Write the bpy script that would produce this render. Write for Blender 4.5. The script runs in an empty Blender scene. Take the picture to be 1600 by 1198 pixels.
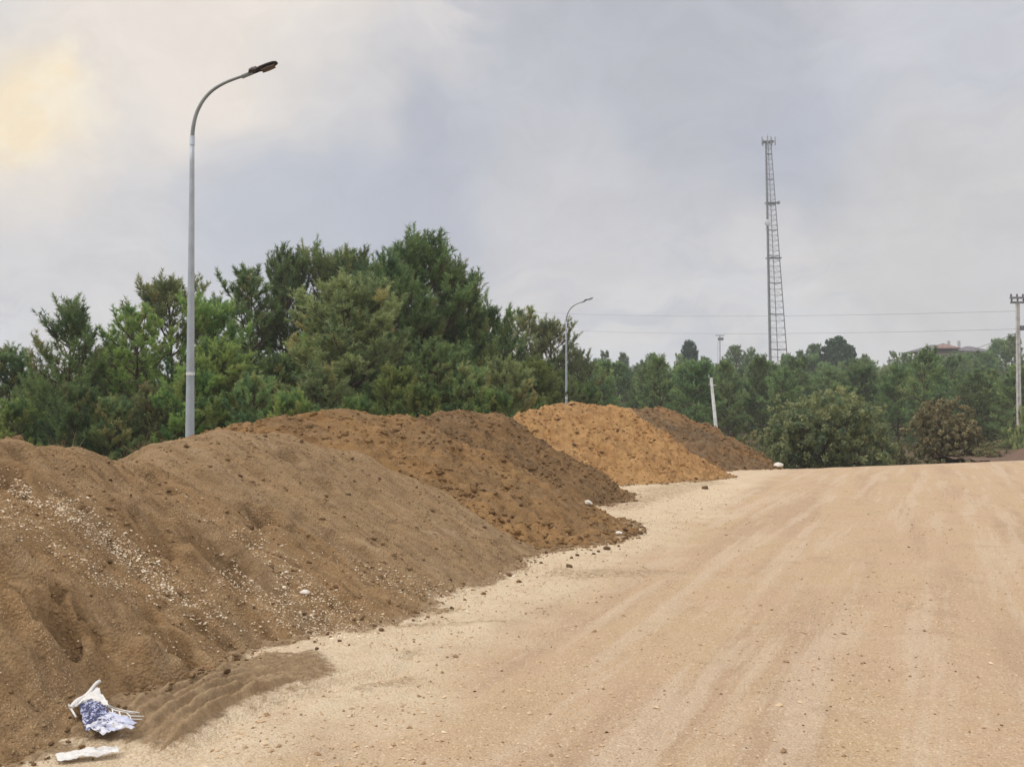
import bpy, math, random
import numpy as np
from mathutils import Vector

random.seed(7)
RS = np.random.RandomState(11)
scene = bpy.context.scene
COL = scene.collection

# ------------------------------------------------------------------ camera
F = 1600.0                       # focal length in pixels of a 1600 px wide frame
CAM_H = 1.6
PITCH = math.atan(41 / F)
cd = bpy.data.cameras.new("camera")
cd.sensor_width = 36.0
cd.lens = 36.0
cd.clip_start = 0.05
cd.clip_end = 4000
cam = bpy.data.objects.new("camera", cd)
cam.location = (0, 0, CAM_H)
cam.rotation_euler = (math.pi / 2 + PITCH, 0, 0)
COL.objects.link(cam)
scene.camera = cam

# ------------------------------------------------------------------ sky, sun, exposure
SUN_AZ, SUN_EL = math.radians(-112), math.radians(48)      # azimuth from +Y, negative = left
def direction(u, v):
    x, yi = (u - 800) / F, -(v - 599) / F
    c, s = math.cos(PITCH), math.sin(PITCH)
    return Vector((x, c - yi * s, s + yi * c)).normalized()

world = bpy.data.worlds.new("World")
scene.world = world
world.use_nodes = True
wt = world.node_tree
wt.nodes.clear()

class NT:
    """tiny helper for building node trees"""
    def __init__(s, tree): s.t = tree
    def n(s, typ, **kw):
        nd = s.t.nodes.new(typ)
        for k, v in kw.items(): setattr(nd, k, v)
        return nd
    def put(s, sock, v):
        if isinstance(v, bpy.types.NodeSocket): s.t.links.new(v, sock)
        elif v is not None:
            if isinstance(v, (tuple, list)) and len(v) == 3 and sock.type == 'RGBA': v = (*v, 1)
            sock.default_value = v
    def math(s, op, a, b=None, c=None, clamp=False):
        nd = s.n('ShaderNodeMath', operation=op, use_clamp=clamp)
        s.put(nd.inputs[0], a); s.put(nd.inputs[1], b)
        if c is not None: s.put(nd.inputs[2], c)
        return nd.outputs[0]
    def vec(s, op, a, b=None, out=0):
        nd = s.n('ShaderNodeVectorMath', operation=op)
        s.put(nd.inputs[0], a)
        if b is not None: s.put(nd.inputs[1], b)
        return nd.outputs[out]
    def scale(s, a, f):
        nd = s.n('ShaderNodeVectorMath', operation='SCALE')
        s.put(nd.inputs[0], a); s.put(nd.inputs[3], f)
        return nd.outputs[0]
    def rng(s, x, a, b, c=0.0, d=1.0, smooth=True):
        nd = s.n('ShaderNodeMapRange', interpolation_type='SMOOTHSTEP' if smooth else 'LINEAR')
        for i, v in enumerate((x, a, b, c, d)): s.put(nd.inputs[i], v)
        return nd.outputs[0]
    def mix(s, f, a, b, blend='MIX'):
        nd = s.n('ShaderNodeMix', data_type='RGBA', blend_type=blend)
        s.put(nd.inputs[0], f); s.put(nd.inputs[6], a); s.put(nd.inputs[7], b)
        return nd.outputs[2]
    def noise(s, vec, scale, detail=3, rough=0.55, dist=0.0, out=0, lac=2.0):
        nd = s.n('ShaderNodeTexNoise')
        s.put(nd.inputs['Vector'], vec)
        nd.inputs['Scale'].default_value = scale
        nd.inputs['Detail'].default_value = detail
        nd.inputs['Roughness'].default_value = rough
        nd.inputs['Lacunarity'].default_value = lac
        nd.inputs['Distortion'].default_value = dist
        return nd.outputs[out]
    def voronoi(s, vec, scale, feature='F1', out=0):
        nd = s.n('ShaderNodeTexVoronoi', feature=feature)
        s.put(nd.inputs['Vector'], vec)
        nd.inputs['Scale'].default_value = scale
        return nd.outputs[out]
    def mapping(s, vec, rot=(0, 0, 0), scale=(1, 1, 1), loc=(0, 0, 0)):
        if any(rot) and scale != (1, 1, 1): vec = s.mapping(vec, rot=rot); rot = (0, 0, 0)   # turn first, then stretch
        nd = s.n('ShaderNodeMapping')
        s.put(nd.inputs['Vector'], vec)
        nd.inputs['Rotation'].default_value = rot
        nd.inputs['Scale'].default_value = scale
        nd.inputs['Location'].default_value = loc
        return nd.outputs[0]

w = NT(wt)
geo = w.n('ShaderNodeTexCoord').outputs['Generated']
wob = w.noise(geo, 3.2, 4, 0.6, out=1)
wob = w.scale(w.vec('SUBTRACT', wob, (0.5, 0.5, 0.5)), 0.26)
dirn = w.vec('NORMALIZE', w.vec('ADD', geo, wob))
sepz = w.n('ShaderNodeSeparateXYZ'); w.put(sepz.inputs[0], geo)
zz = sepz.outputs[2]
col = w.mix(w.rng(zz, 0.0, 0.16), (0.66, 0.70, 0.74), (0.645, 0.64, 0.655))
mott = w.noise(w.vec('MULTIPLY', dirn, (1.0, 1.0, 1.7)), 4.5, 8, 0.58, 0.4)
col = w.mix(w.rng(mott, 0.40, 0.62), col, (0.72, 0.69, 0.68))
mot2 = w.noise(w.vec('MULTIPLY', dirn, (1.0, 1.0, 2.2)), 9.0, 8, 0.6, 0.5)
col = w.mix(w.rng(mot2, 0.48, 0.66, 0, 0.6), col, (0.52, 0.54, 0.60))
def blob(col, u, v, r_in, r_out, rgb, amt):
    d = direction(u, v)
    dp = w.vec('DOT_PRODUCT', dirn, tuple(d), out=1)
    f = w.rng(dp, math.cos(math.radians(r_out)), math.cos(math.radians(r_in)), 0, amt)
    return w.mix(f, col, rgb)
BLUE = (0.465, 0.49, 0.565)
col = blob(col, 40, -80, 3, 19, (0.72, 0.71, 0.70), 0.7)
col = blob(col, 330, 10, 1, 11.5, (0.90, 0.81, 0.72), 0.9)
col = blob(col, 600, 300, 1, 9.5, BLUE, 0.95)
col = blob(col, 430, 320, 1, 6, (0.54, 0.57, 0.64), 0.6)
col = blob(col, 1060, 110, 2, 13, (0.475, 0.49, 0.55), 0.9)
col = blob(col, 820, 210, 1, 7, (0.53, 0.545, 0.60), 0.7)
col = blob(col, 1290, 250, 1, 6.5, BLUE, 0.9)
col = blob(col, 1500, 60, 2, 9, (0.58, 0.60, 0.67), 0.6)
col = blob(col, 880, 330, 1, 7, (0.63, 0.62, 0.635), 0.7)
col = blob(col, 1500, 400, 2, 10, (0.60, 0.585, 0.58), 0.7)
col = blob(col, 480, 120, 1, 5, (0.80, 0.76, 0.72), 0.5)
col = blob(col, 130, 340, 2, 8, (0.67, 0.655, 0.66), 0.7)
col = blob(col, 20, 200, 0.5, 7.5, (0.92, 0.82, 0.70), 0.75)
col = blob(col, 30, 178, 0.4, 3.9, (1.0, 0.83, 0.56), 0.95)
wisp = w.noise(geo, 22.0, 4, 0.6)
d60 = w.vec('DOT_PRODUCT', dirn, tuple(direction(60, 170)), out=1)
wf = w.math('MULTIPLY', w.rng(wisp, 0.42, 0.62), w.rng(d60, math.cos(math.radians(4.6)), math.cos(math.radians(1.5)), 0, 0.6))
col = w.mix(wf, col, (1.0, 0.90, 0.72))
fine_s = w.noise(w.vec('MULTIPLY', dirn, (1.0, 1.0, 1.6)), 16.0, 8, 0.62, 0.3)
col = w.scale(col, w.rng(fine_s, 0.3, 0.7, 0.955, 1.035))
# overcast luminance: brighter towards the zenith
gain = w.rng(zz, 0.36, 1.0, 1.0, 2.4)
colg = w.scale(col, gain)
sky = w.n('ShaderNodeTexSky', sky_type='NISHITA', sun_disc=False)
sky.sun_elevation = SUN_EL
sky.sun_rotation = SUN_AZ
bg1 = w.n('ShaderNodeBackground'); w.put(bg1.inputs[0], sky.outputs[0]); bg1.inputs[1].default_value = 0.10
bg2 = w.n('ShaderNodeBackground'); w.put(bg2.inputs[0], colg); bg2.inputs[1].default_value = 1.0
mx = w.n('ShaderNodeMixShader'); mx.inputs[0].default_value = 0.96
wt.links.new(bg1.outputs[0], mx.inputs[1]); wt.links.new(bg2.outputs[0], mx.inputs[2])
wo = w.n('ShaderNodeOutputWorld'); wt.links.new(mx.outputs[0], wo.inputs[0])

sd = bpy.data.lights.new("sun", 'SUN')
sd.energy = 1.5
sd.angle = math.radians(10)
sd.color = (1.0, 0.93, 0.83)
sun = bpy.data.objects.new("sun", sd)
sdir = Vector((math.sin(SUN_AZ) * math.cos(SUN_EL), math.cos(SUN_AZ) * math.cos(SUN_EL), math.sin(SUN_EL)))
sun.rotation_euler = sdir.to_track_quat('Z', 'Y').to_euler()
sun.location = (-30, 40, 40)
COL.objects.link(sun)
vs = scene.view_settings
vs.view_transform = 'Standard'; vs.look = 'None'; vs.exposure = 0.0; vs.gamma = 1.0
vs.use_curve_mapping = False
try:
    scene.cycles.volume_bounces = 1
    scene.cycles.max_bounces = 8
except Exception: pass

# ------------------------------------------------------------------ helpers
def at(u, v, Y):
    d = direction(u, v)
    t = Y / d.y
    return np.array((d.x * t, Y, CAM_H + d.z * t))

def ground_pt(u, v, z=0.0):
    d = direction(u, v)
    t = (z - CAM_H) / d.z
    return (d.x * t, d.y * t)

def _hash(ix, iy, seed):
    h = (ix.astype(np.int64) * 374761393 + iy.astype(np.int64) * 668265263 + seed * 2147483647) & 0xFFFFFFFF
    h = ((h ^ (h >> 13)) * 1274126177) & 0xFFFFFFFF
    h = ((h ^ (h >> 16)) * 2246822519) & 0xFFFFFFFF
    return (h ^ (h >> 15)) & 0xFFFFFFFF

def perlin(x, y, seed=0):
    x0, y0 = np.floor(x), np.floor(y)
    fx, fy = x - x0, y - y0
    ux, uy = fx * fx * fx * (fx * (fx * 6 - 15) + 10), fy * fy * fy * (fy * (fy * 6 - 15) + 10)
    r = 0
    for dx in (0, 1):
        for dy in (0, 1):
            a = _hash(x0 + dx, y0 + dy, seed) * (2 * math.pi / 4294967296.0)
            g = np.cos(a) * (fx - dx) + np.sin(a) * (fy - dy)
            r = r + g * (ux if dx else 1 - ux) * (uy if dy else 1 - uy)
    return r * 1.5

def fbm(x, y, seed=0, octs=4, rough=0.5):
    r, a = 0, 1.0
    for o in range(octs):
        r = r + a * perlin(x * 2 ** o + 17.3 * o, y * 2 ** o - 9.1 * o, seed + o)
        a *= rough
    return r

def sstep(a, b, x):
    t = np.clip((x - a) / (b - a), 0, 1)
    return t * t * (3 - 2 * t)

def mesh_np(name, verts, faces, smooth=True, attrs=None):
    verts = np.asarray(verts, dtype=np.float32); faces = np.asarray(faces, dtype=np.int32)
    me = bpy.data.meshes.new(name)
    nf, k = faces.shape
    me.vertices.add(len(verts)); me.vertices.foreach_set('co', verts.ravel())
    me.loops.add(nf * k); me.loops.foreach_set('vertex_index', faces.ravel())
    me.polygons.add(nf)
    me.polygons.foreach_set('loop_start', np.arange(0, nf * k, k, dtype=np.int32))
    me.polygons.foreach_set('loop_total', np.full(nf, k, dtype=np.int32))
    me.polygons.foreach_set('use_smooth', np.full(nf, smooth, dtype=bool))
    for an, av in (attrs or {}).items():
        a = me.attributes.new(an, 'FLOAT', 'POINT')
        a.data.foreach_set('value', np.asarray(av, dtype=np.float32))
    me.update(calc_edges=True)
    me.validate()
    return me

def link(name, data, mat=None, parent=None, loc=None, **props):
    o = bpy.data.objects.new(name, data)
    COL.objects.link(o)
    if mat is not None and data is not None and len(data.materials) == 0: data.materials.append(mat)
    if parent is not None: o.parent = parent
    if loc is not None: o.location = loc
    for k, v in props.items(): o[k] = v
    return o

def thing(name, label, cat, loc=(0, 0, 0), rz=0.0, group=None):
    o = bpy.data.objects.new(name, None); COL.objects.link(o)
    o.empty_display_size = 0.2
    o.location = loc; o.rotation_euler = (0, 0, rz)
    o['label'] = label; o['category'] = cat
    if group: o['group'] = group
    return o

class MB:
    """collects simple solids into one mesh"""
    def __init__(s): s.v = []; s.q = []; s.t = []; s.n = 0
    def add(s, v, f):
        v = np.asarray(v, float); f = np.asarray(f, int)
        (s.q if f.shape[1] == 4 else s.t).append(f + s.n)
        s.v.append(v); s.n += len(v)
    def box(s, c, size, R=None):
        c = np.asarray(c, float); h = np.asarray(size, float) / 2
        v = np.array([[x, y, z] for x in (-1, 1) for y in (-1, 1) for z in (-1, 1)]) * h
        if R is not None: v = v @ np.asarray(R).T
        s.add(v + c, [[0, 1, 3, 2], [4, 6, 7, 5], [0, 4, 5, 1], [2, 3, 7, 6], [0, 2, 6, 4], [1, 5, 7, 3]])
    def tube(s, pts, rad, n=8, cap=True):
        pts = np.asarray(pts, float); m = len(pts)
        rad = np.full(m, rad, float) if np.isscalar(rad) else np.asarray(rad, float)
        tan = np.gradient(pts, axis=0)
        tan /= np.linalg.norm(tan, axis=1, keepdims=True) + 1e-12
        ref = np.array([0, 0, 1.0]) if abs(tan[0][2]) < 0.9 else np.array([1.0, 0, 0])
        u = np.cross(tan, ref); u /= np.linalg.norm(u, axis=1, keepdims=True) + 1e-12
        w_ = np.cross(tan, u)
        a = np.arange(n) * 2 * math.pi / n
        ring = (np.cos(a)[None, :, None] * u[:, None, :] + np.sin(a)[None, :, None] * w_[:, None, :]) * rad[:, None, None] + pts[:, None, :]
        v = ring.reshape(-1, 3)
        i = np.arange(m - 1)[:, None] * n; j = np.arange(n)[None, :]; j2 = (j + 1) % n
        f = np.stack([i + j, i + j2, i + n + j2, i + n + j], -1).reshape(-1, 4)
        s.add(v, f)
        if cap:
            b = s.n - len(v)
            for k0, ctr in ((0, pts[0]), ((m - 1) * n, pts[-1])):
                s.v.append(np.array([ctr])); ci = s.n; s.n += 1
                s.t.append(np.array([[b + k0 + q, b + k0 + (q + 1) % n, ci] for q in range(n)]))
    def beam(s, a, b, r, n=4): s.tube(np.array([a, b]), r, n)
    def mesh(s, name, smooth=False):
        v = np.concatenate(s.v)
        faces = []
        me = bpy.data.meshes.new(name)
        Q = np.concatenate(s.q) if s.q else np.zeros((0, 4), int)
        T = np.concatenate(s.t) if s.t else np.zeros((0, 3), int)
        me.vertices.add(len(v)); me.vertices.foreach_set('co', v.astype(np.float32).ravel())
        loops = np.concatenate([Q.ravel(), T.ravel()]).astype(np.int32)
        me.loops.add(len(loops)); me.loops.foreach_set('vertex_index', loops)
        me.polygons.add(len(Q) + len(T))
        st = np.concatenate([np.arange(len(Q)) * 4, len(Q) * 4 + np.arange(len(T)) * 3]).astype(np.int32)
        tt = np.concatenate([np.full(len(Q), 4), np.full(len(T), 3)]).astype(np.int32)
        me.polygons.foreach_set('loop_start', st); me.polygons.foreach_set('loop_total', tt)
        me.polygons.foreach_set('use_smooth', np.full(len(tt), smooth, dtype=bool))
        me.update(calc_edges=True); me.validate()
        return me

# ------------------------------------------------------------------ materials
def material(name):
    m = bpy.data.materials.new(name); m.use_nodes = True
    t = m.node_tree; t.nodes.clear()
    k = NT(t)
    out = k.n('ShaderNodeOutputMaterial'); b = k.n('ShaderNodeBsdfPrincipled')
    t.links.new(b.outputs[0], out.inputs[0])
    b.inputs['Specular IOR Level'].default_value = 0.2
    return m, k, b, out

def bump(k, b, h, strength, dist):
    nd = k.n('ShaderNodeBump'); nd.inputs['Strength'].default_value = strength; nd.inputs['Distance'].default_value = dist
    k.put(nd.inputs['Height'], h); k.put(b.inputs['Normal'], nd.outputs[0])

ROAD_A = math.atan(0.385)          # road heading, clockwise from +Y
def simple(name, rgb, rough=0.7, metal=0.0, var=0.25, scale=6.0):
    m, k, b, out = material(name)
    p = k.n('ShaderNodeTexCoord').outputs['Object']
    f = k.noise(p, scale, 4, 0.6)
    dark = tuple(c * (1 - var) for c in rgb); light = tuple(min(1, c * (1 + var)) for c in rgb)
    k.put(b.inputs['Base Color'], k.mix(k.rng(f, 0.3, 0.7), dark, light))
    b.inputs['Roughness'].default_value = rough; b.inputs['Metallic'].default_value = metal
    return m

def soil_material(name, base, dark, warm, grey, speck, seed, speckle=0.35, lump=0.5):
    m, k, b, out = material(name)
    p = k.n('ShaderNodeTexCoord').outputs['Object']
    p = k.vec('ADD', p, (seed * 3.7, seed * 1.3, 0))
    ps = k.mapping(p, rot=(0, 0, ROAD_A), scale=(0.55, 2.6, 1.0))      # streaks run down the slope
    a = k.noise(ps, 1.4, 5, 0.6)
    big = k.noise(p, 0.8, 4, 0.55)
    mid = k.noise(p, 7.0, 5, 0.65)
    fine = k.noise(p, 60.0, 3, 0.7)
    c = k.mix(k.rng(a, 0.36, 0.66), base, grey)
    a2 = k.noise(k.mapping(p, rot=(0, 0, ROAD_A), scale=(0.4, 3.2, 1.0)), 3.6, 5, 0.65)
    c = k.mix(k.rng(a2, 0.48, 0.64, 0, 0.75), c, k.mix(0.5, c, dark))
    c = k.mix(k.rng(a2, 0.48, 0.34, 0, 0.35), c, k.mix(0.35, c, speck))
    c = k.mix(k.rng(big, 0.5, 0.72, 0, 0.75), c, warm)
    c = k.mix(k.rng(mid, 0.5, 0.72, 0, 0.55), c, dark)
    c = k.mix(k.rng(fine, 0.3, 0.7, 0.0, 0.5), c, k.mix(0.5, c, dark))
    g = k.voronoi(p, 75.0)
    gm = k.math('MULTIPLY', k.rng(g, 0.32, 0.18, 0, 1), k.rng(k.noise(ps, 2.0, 4, 0.6), 0.45, 0.62, 0.06, speckle))
    c = k.mix(gm, c, speck)
    k.put(b.inputs['Base Color'], c)
    b.inputs['Roughness'].default_value = 0.95
    b.inputs['Specular IOR Level'].default_value = 0.08
    h = k.math('ADD', k.math('MULTIPLY', mid, lump), k.math('MULTIPLY', k.noise(p, 32.0, 4, 0.7), 0.35))
    h = k.math('ADD', h, k.math('MULTIPLY', k.voronoi(p, 55.0), 0.18))
    bump(k, b, h, 1.0, 0.05)
    return m

M = {}
M['sand_tan'] = soil_material('tan_sand_soil', (0.325, 0.205, 0.100), (0.12, 0.073, 0.038), (0.31, 0.195, 0.098), (0.285, 0.192, 0.105), (0.70, 0.56, 0.38), 1.0, 0.5)
M['sand_grey'] = soil_material('pale_sand_soil', (0.35, 0.232, 0.122), (0.13, 0.085, 0.048), (0.30, 0.20, 0.11), (0.31, 0.212, 0.118), (0.70, 0.58, 0.42), 2.0, 0.3, 0.45)
M['brown'] = soil_material('brown_soil', (0.325, 0.192, 0.082), (0.12, 0.068, 0.032), (0.42, 0.25, 0.11), (0.265, 0.170, 0.088), (0.5, 0.38, 0.25), 3.0, 0.12, 0.8)
M['brown_b'] = soil_material('dark_brown_soil', (0.285, 0.172, 0.078), (0.10, 0.058, 0.030), (0.32, 0.19, 0.085), (0.195, 0.128, 0.07), (0.5, 0.38, 0.25), 4.0, 0.10, 0.9)
M['orange'] = soil_material('orange_earth', (0.50, 0.295, 0.125), (0.24, 0.115, 0.045), (0.56, 0.35, 0.16), (0.43, 0.26, 0.12), (0.62, 0.40, 0.2), 5.0, 0.1, 1.0)
M['rust'] = soil_material('rusty_brown_earth', (0.31, 0.182, 0.082), (0.10, 0.056, 0.028), (0.31, 0.175, 0.08), (0.19, 0.14, 0.09), (0.45, 0.36, 0.25), 6.0, 0.1, 0.9)

def road_material():
    m, k, b, out = material('pale_gravel_road')
    p = k.n('ShaderNodeTexCoord').outputs['Object']
    ps = k.mapping(p, rot=(0, 0, ROAD_A), scale=(1.0, 0.07, 1.0))
    st = k.noise(ps, 1.5, 5, 0.6)
    st2 = k.noise(k.mapping(p, rot=(0, 0, ROAD_A + 0.03), scale=(1.0, 0.05, 1.0), loc=(5, 3, 0)), 3.2, 5, 0.65)
    big = k.noise(p, 0.5, 5, 0.6)
    fine = k.noise(p, 90.0, 3, 0.75)
    mid = k.noise(p, 9.0, 5, 0.7)
    c = k.mix(k.rng(big, 0.35, 0.65), (0.570, 0.420, 0.252), (0.580, 0.412, 0.268))
    c = k.mix(k.rng(st, 0.47, 0.62, 0, 0.65), c, (0.455, 0.310, 0.210))
    c = k.mix(k.rng(st2, 0.49, 0.62, 0, 0.68), c, (0.665, 0.525, 0.385))
    c = k.mix(k.rng(mid, 0.54, 0.75, 0, 0.45), c, (0.40, 0.26, 0.155))
    tr_ = k.noise(k.mapping(p, rot=(0, 0, ROAD_A), scale=(0.12, 1.0, 1.0)), 1.6, 5, 0.65)
    c = k.mix(k.rng(tr_, 0.56, 0.70, 0, 0.45), c, (0.62, 0.49, 0.35))
    pat = k.noise(p, 1.7, 6, 0.7)
    c = k.mix(k.rng(pat, 0.52, 0.68, 0, 0.40), c, (0.39, 0.275, 0.175))
    c = k.mix(k.rng(fine, 0.38, 0.70, 0, 0.6), c, (0.37, 0.25, 0.155))
    c = k.mix(k.rng(k.noise(p, 48.0, 3, 0.7), 0.54, 0.68, 0, 0.8), c, (0.74, 0.60, 0.44))
    drk = k.voronoi(p, 26.0)
    c = k.mix(k.math('MULTIPLY', k.rng(drk, 0.20, 0.12, 0, 0.9), k.rng(k.noise(p, 2.2, 4, 0.6), 0.45, 0.6)), c, (0.20, 0.12, 0.075))
    # pale crushed stone along the shoulder and spread soil near the heaps
    sh = k.n('ShaderNodeAttribute', attribute_name='shoulder').outputs['Fac']
    so = k.n('ShaderNodeAttribute', attribute_name='soil').outputs['Fac']
    shn = k.noise(p, 3.0, 5, 0.7)
    c = k.mix(k.math('MULTIPLY', sh, k.rng(shn, 0.3, 0.6, 0.35, 0.95)), c, (0.68, 0.56, 0.40))
    gv = k.voronoi(p, 70.0); gc = k.voronoi(p, 70.0, out=1)
    sepc = k.n('ShaderNodeSeparateColor'); k.put(sepc.inputs[0], gc)
    stone = k.mix(sepc.outputs[0], (0.46, 0.32, 0.18), (0.80, 0.66, 0.46))
    gm = k.math('MULTIPLY', k.rng(gv, 0.62, 0.42, 0, 0.62), k.math('ADD', k.math('MULTIPLY', sh, 0.75), k.rng(k.noise(p, 1.3, 4, 0.6), 0.45, 0.66, 0.05, 0.35)))
    c = k.mix(gm, c, stone)
    soc = k.mix(k.rng(k.noise(p, 22.0, 5, 0.7), 0.35, 0.65), (0.33, 0.225, 0.125), (0.20, 0.13, 0.07))
    sof = k.rng(k.math('ADD', so, k.math('MULTIPLY', k.math('SUBTRACT', k.noise(p, 17.0, 6, 0.8), 0.5), 1.7)), 0.28, 0.85, 0, 0.92)
    c = k.mix(sof, c, soc)
    k.put(b.inputs['Base Color'], c)
    b.inputs['Roughness'].default_value = 0.93
    b.inputs['Specular IOR Level'].default_value = 0.1
    h = k.math('ADD', k.math('MULTIPLY', mid, 0.5), k.math('MULTIPLY', k.noise(p, 45.0, 4, 0.75), 0.45))
    h = k.math('SUBTRACT', h, k.math('MULTIPLY', gv, 0.3))
    bump(k, b, h, 1.0, 0.03)
    return m
M['road'] = road_material()

def ground_material():
    m, k, b, out = material('dry_grass_ground')
    p = k.n('ShaderNodeTexCoord').outputs['Object']
    a = k.noise(p, 0.35, 5, 0.6); f = k.noise(p, 3.0, 6, 0.7)
    c = k.mix(k.rng(a, 0.4, 0.6), (0.11, 0.085, 0.05), (0.075, 0.075, 0.035))
    c = k.mix(k.rng(f, 0.45, 0.7, 0, 0.7), c, (0.17, 0.13, 0.08))
    k.put(b.inputs['Base Color'], c); b.inputs['Roughness'].default_value = 1.0
    b.inputs['Specular IOR Level'].default_value = 0.05
    bump(k, b, f, 0.8, 0.15)
    return m
M['ground'] = ground_material()

def leaf_material(name, ca, cb, cc, transl=0.33):
    ca, cb, cc = [tuple(x * 2.45 for x in q) for q in (ca, cb, cc)]
    """three tones picked by a per-tuft attribute, shifted a little per tree"""
    m, k, b, out = material(name)
    t = k.n('ShaderNodeAttribute', attribute_name='tint').outputs['Fac']
    r = k.n('ShaderNodeObjectInfo').outputs['Random']
    c = k.mix(k.rng(t, 0.0, 0.6), ca, cb)
    c = k.mix(k.rng(t, 0.78, 1.0, 0, 0.6), c, cc)
    hs = k.n('ShaderNodeHueSaturation')
    k.put(hs.inputs['Hue'], k.rng(r, 0, 1, 0.488, 0.520, smooth=False))
    k.put(hs.inputs['Value'], k.rng(k.math('FRACT', k.math('MULTIPLY', r, 7.31)), 0, 1, 0.72, 1.3, smooth=False))
    k.put(hs.inputs['Color'], c)
    k.put(b.inputs['Base Color'], hs.outputs[0])
    b.inputs['Roughness'].default_value = 0.55
    b.inputs['Specular IOR Level'].default_value = 0.25
    tr = k.n('ShaderNodeBsdfTranslucent'); k.put(tr.inputs[0], hs.outputs[0])
    ms = k.n('ShaderNodeMixShader'); ms.inputs[0].default_value = transl
    k.t.links.new(b.outputs[0], ms.inputs[1]); k.t.links.new(tr.outputs[0], ms.inputs[2])
    k.t.links.new(ms.outputs[0], out.inputs[0])
    return m
M['needle'] = leaf_material('pine_needles', (0.046, 0.074, 0.034), (0.105, 0.138, 0.052), (0.16, 0.125, 0.055))
M['needle_g'] = leaf_material('bright_pine_needles', (0.058, 0.095, 0.035), (0.135, 0.175, 0.052), (0.17, 0.16, 0.06))
M['needle_o'] = leaf_material('olive_pine_needles', (0.075, 0.095, 0.045), (0.12, 0.135, 0.058), (0.21, 0.155, 0.07))
M['far_needle'] = leaf_material('distant_pine_needles', (0.050, 0.080, 0.036), (0.095, 0.130, 0.048), (0.13, 0.135, 0.06))
M['dark_leaf'] = leaf_material('dark_evergreen_leaves', (0.028, 0.05, 0.03), (0.045, 0.075, 0.038), (0.06, 0.08, 0.04))
M['oak_leaf'] = leaf_material('oak_leaves', (0.055, 0.085, 0.045), (0.14, 0.155, 0.070), (0.20, 0.16, 0.075))
M['dry_leaf'] = leaf_material('drying_leaves', (0.070, 0.072, 0.038), (0.145, 0.130, 0.066), (0.19, 0.14, 0.08))
M['weed'] = leaf_material('weedy_leaves', (0.07, 0.08, 0.04), (0.13, 0.12, 0.06), (0.24, 0.18, 0.09))
M['bark'] = simple('pine_bark', (0.14, 0.10, 0.075), 0.95, 0, 0.4, 9)
M['pale_bark'] = simple('pale_bark', (0.34, 0.31, 0.27), 0.95, 0, 0.3, 9)
M['twig'] = simple('dry_twigs', (0.26, 0.17, 0.10), 0.95, 0, 0.3, 9)
M['pole'] = simple('galvanised_steel', (0.44, 0.48, 0.52), 0.5, 0.3, 0.10, 3.0)
M['pole_dark'] = simple('weathered_steel_arm', (0.27, 0.29, 0.285), 0.55, 0.3, 0.15, 4.0)
M['lamp_head'] = simple('dark_grey_lamp_casing', (0.11, 0.095, 0.098), 0.5, 0.2, 0.15, 10)
M['lamp_glass'] = simple('lamp_glass', (0.20, 0.14, 0.13), 0.15, 0.0, 0.1, 10)
M['concrete'] = simple('pale_concrete', (0.50, 0.50, 0.48), 0.85, 0, 0.18, 5)
M['steel'] = simple('dull_galvanised_lattice', (0.20, 0.21, 0.22), 0.6, 0.2, 0.2, 2)
M['steel_light'] = simple('light_galvanised_lattice', (0.34, 0.35, 0.37), 0.6, 0.2, 0.2, 2)
M['white_gear'] = simple('white_antenna_casing', (0.66, 0.67, 0.69), 0.5, 0, 0.08, 3)
M['wire'] = simple('aluminium_wire', (0.42, 0.42, 0.44), 0.6, 0.0, 0.1, 3)
M['stone_w'] = simple('white_limestone', (0.74, 0.70, 0.62), 0.85, 0, 0.15, 18)
M['clod'] = simple('dark_soil_clod', (0.13, 0.08, 0.045), 1.0, 0, 0.4, 25)
M['wall'] = simple('pink_render_wall', (0.50, 0.40, 0.36), 0.9, 0, 0.12, 1)
M['roof'] = simple('faded_red_roof', (0.27, 0.18, 0.16), 0.85, 0, 0.25, 1.5)
M['roof_g'] = simple('grey_roof', (0.17, 0.16, 0.17), 0.85, 0, 0.2, 1.5)
M['glass'] = simple('dark_window', (0.04, 0.05, 0.06), 0.2, 0, 0.1, 1)

# ------------------------------------------------------------------ terrain
cR, sR = math.cos(ROAD_A), math.sin(ROAD_A)
def road_coords(x, y):               # across (right positive), along
    return x * cR - y * sR, x * sR + y * cR

def path_dist(x, y, pts):
    """distance to a polyline, arc length at the nearest point, signed side"""
    best = np.full(np.shape(x), 1e9); S = np.zeros(np.shape(x)); side = np.zeros(np.shape(x)); acc = 0
    for (ax, ay), (bx, by) in zip(pts[:-1], pts[1:]):
        ex, ey = bx - ax, by - ay; L = math.hypot(ex, ey)
        t = np.clip(((x - ax) * ex + (y - ay) * ey) / L ** 2, 0, 1)
        dx, dy = x - ax - t * ex, y - ay - t * ey
        d = np.hypot(dx, dy)
        m_ = d < best
        best = np.where(m_, d, best); S = np.where(m_, acc + t * L, S)
        side = np.where(m_, np.sign(ex * dy - ey * dx), side)
        acc += L
    return best, S, side

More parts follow.
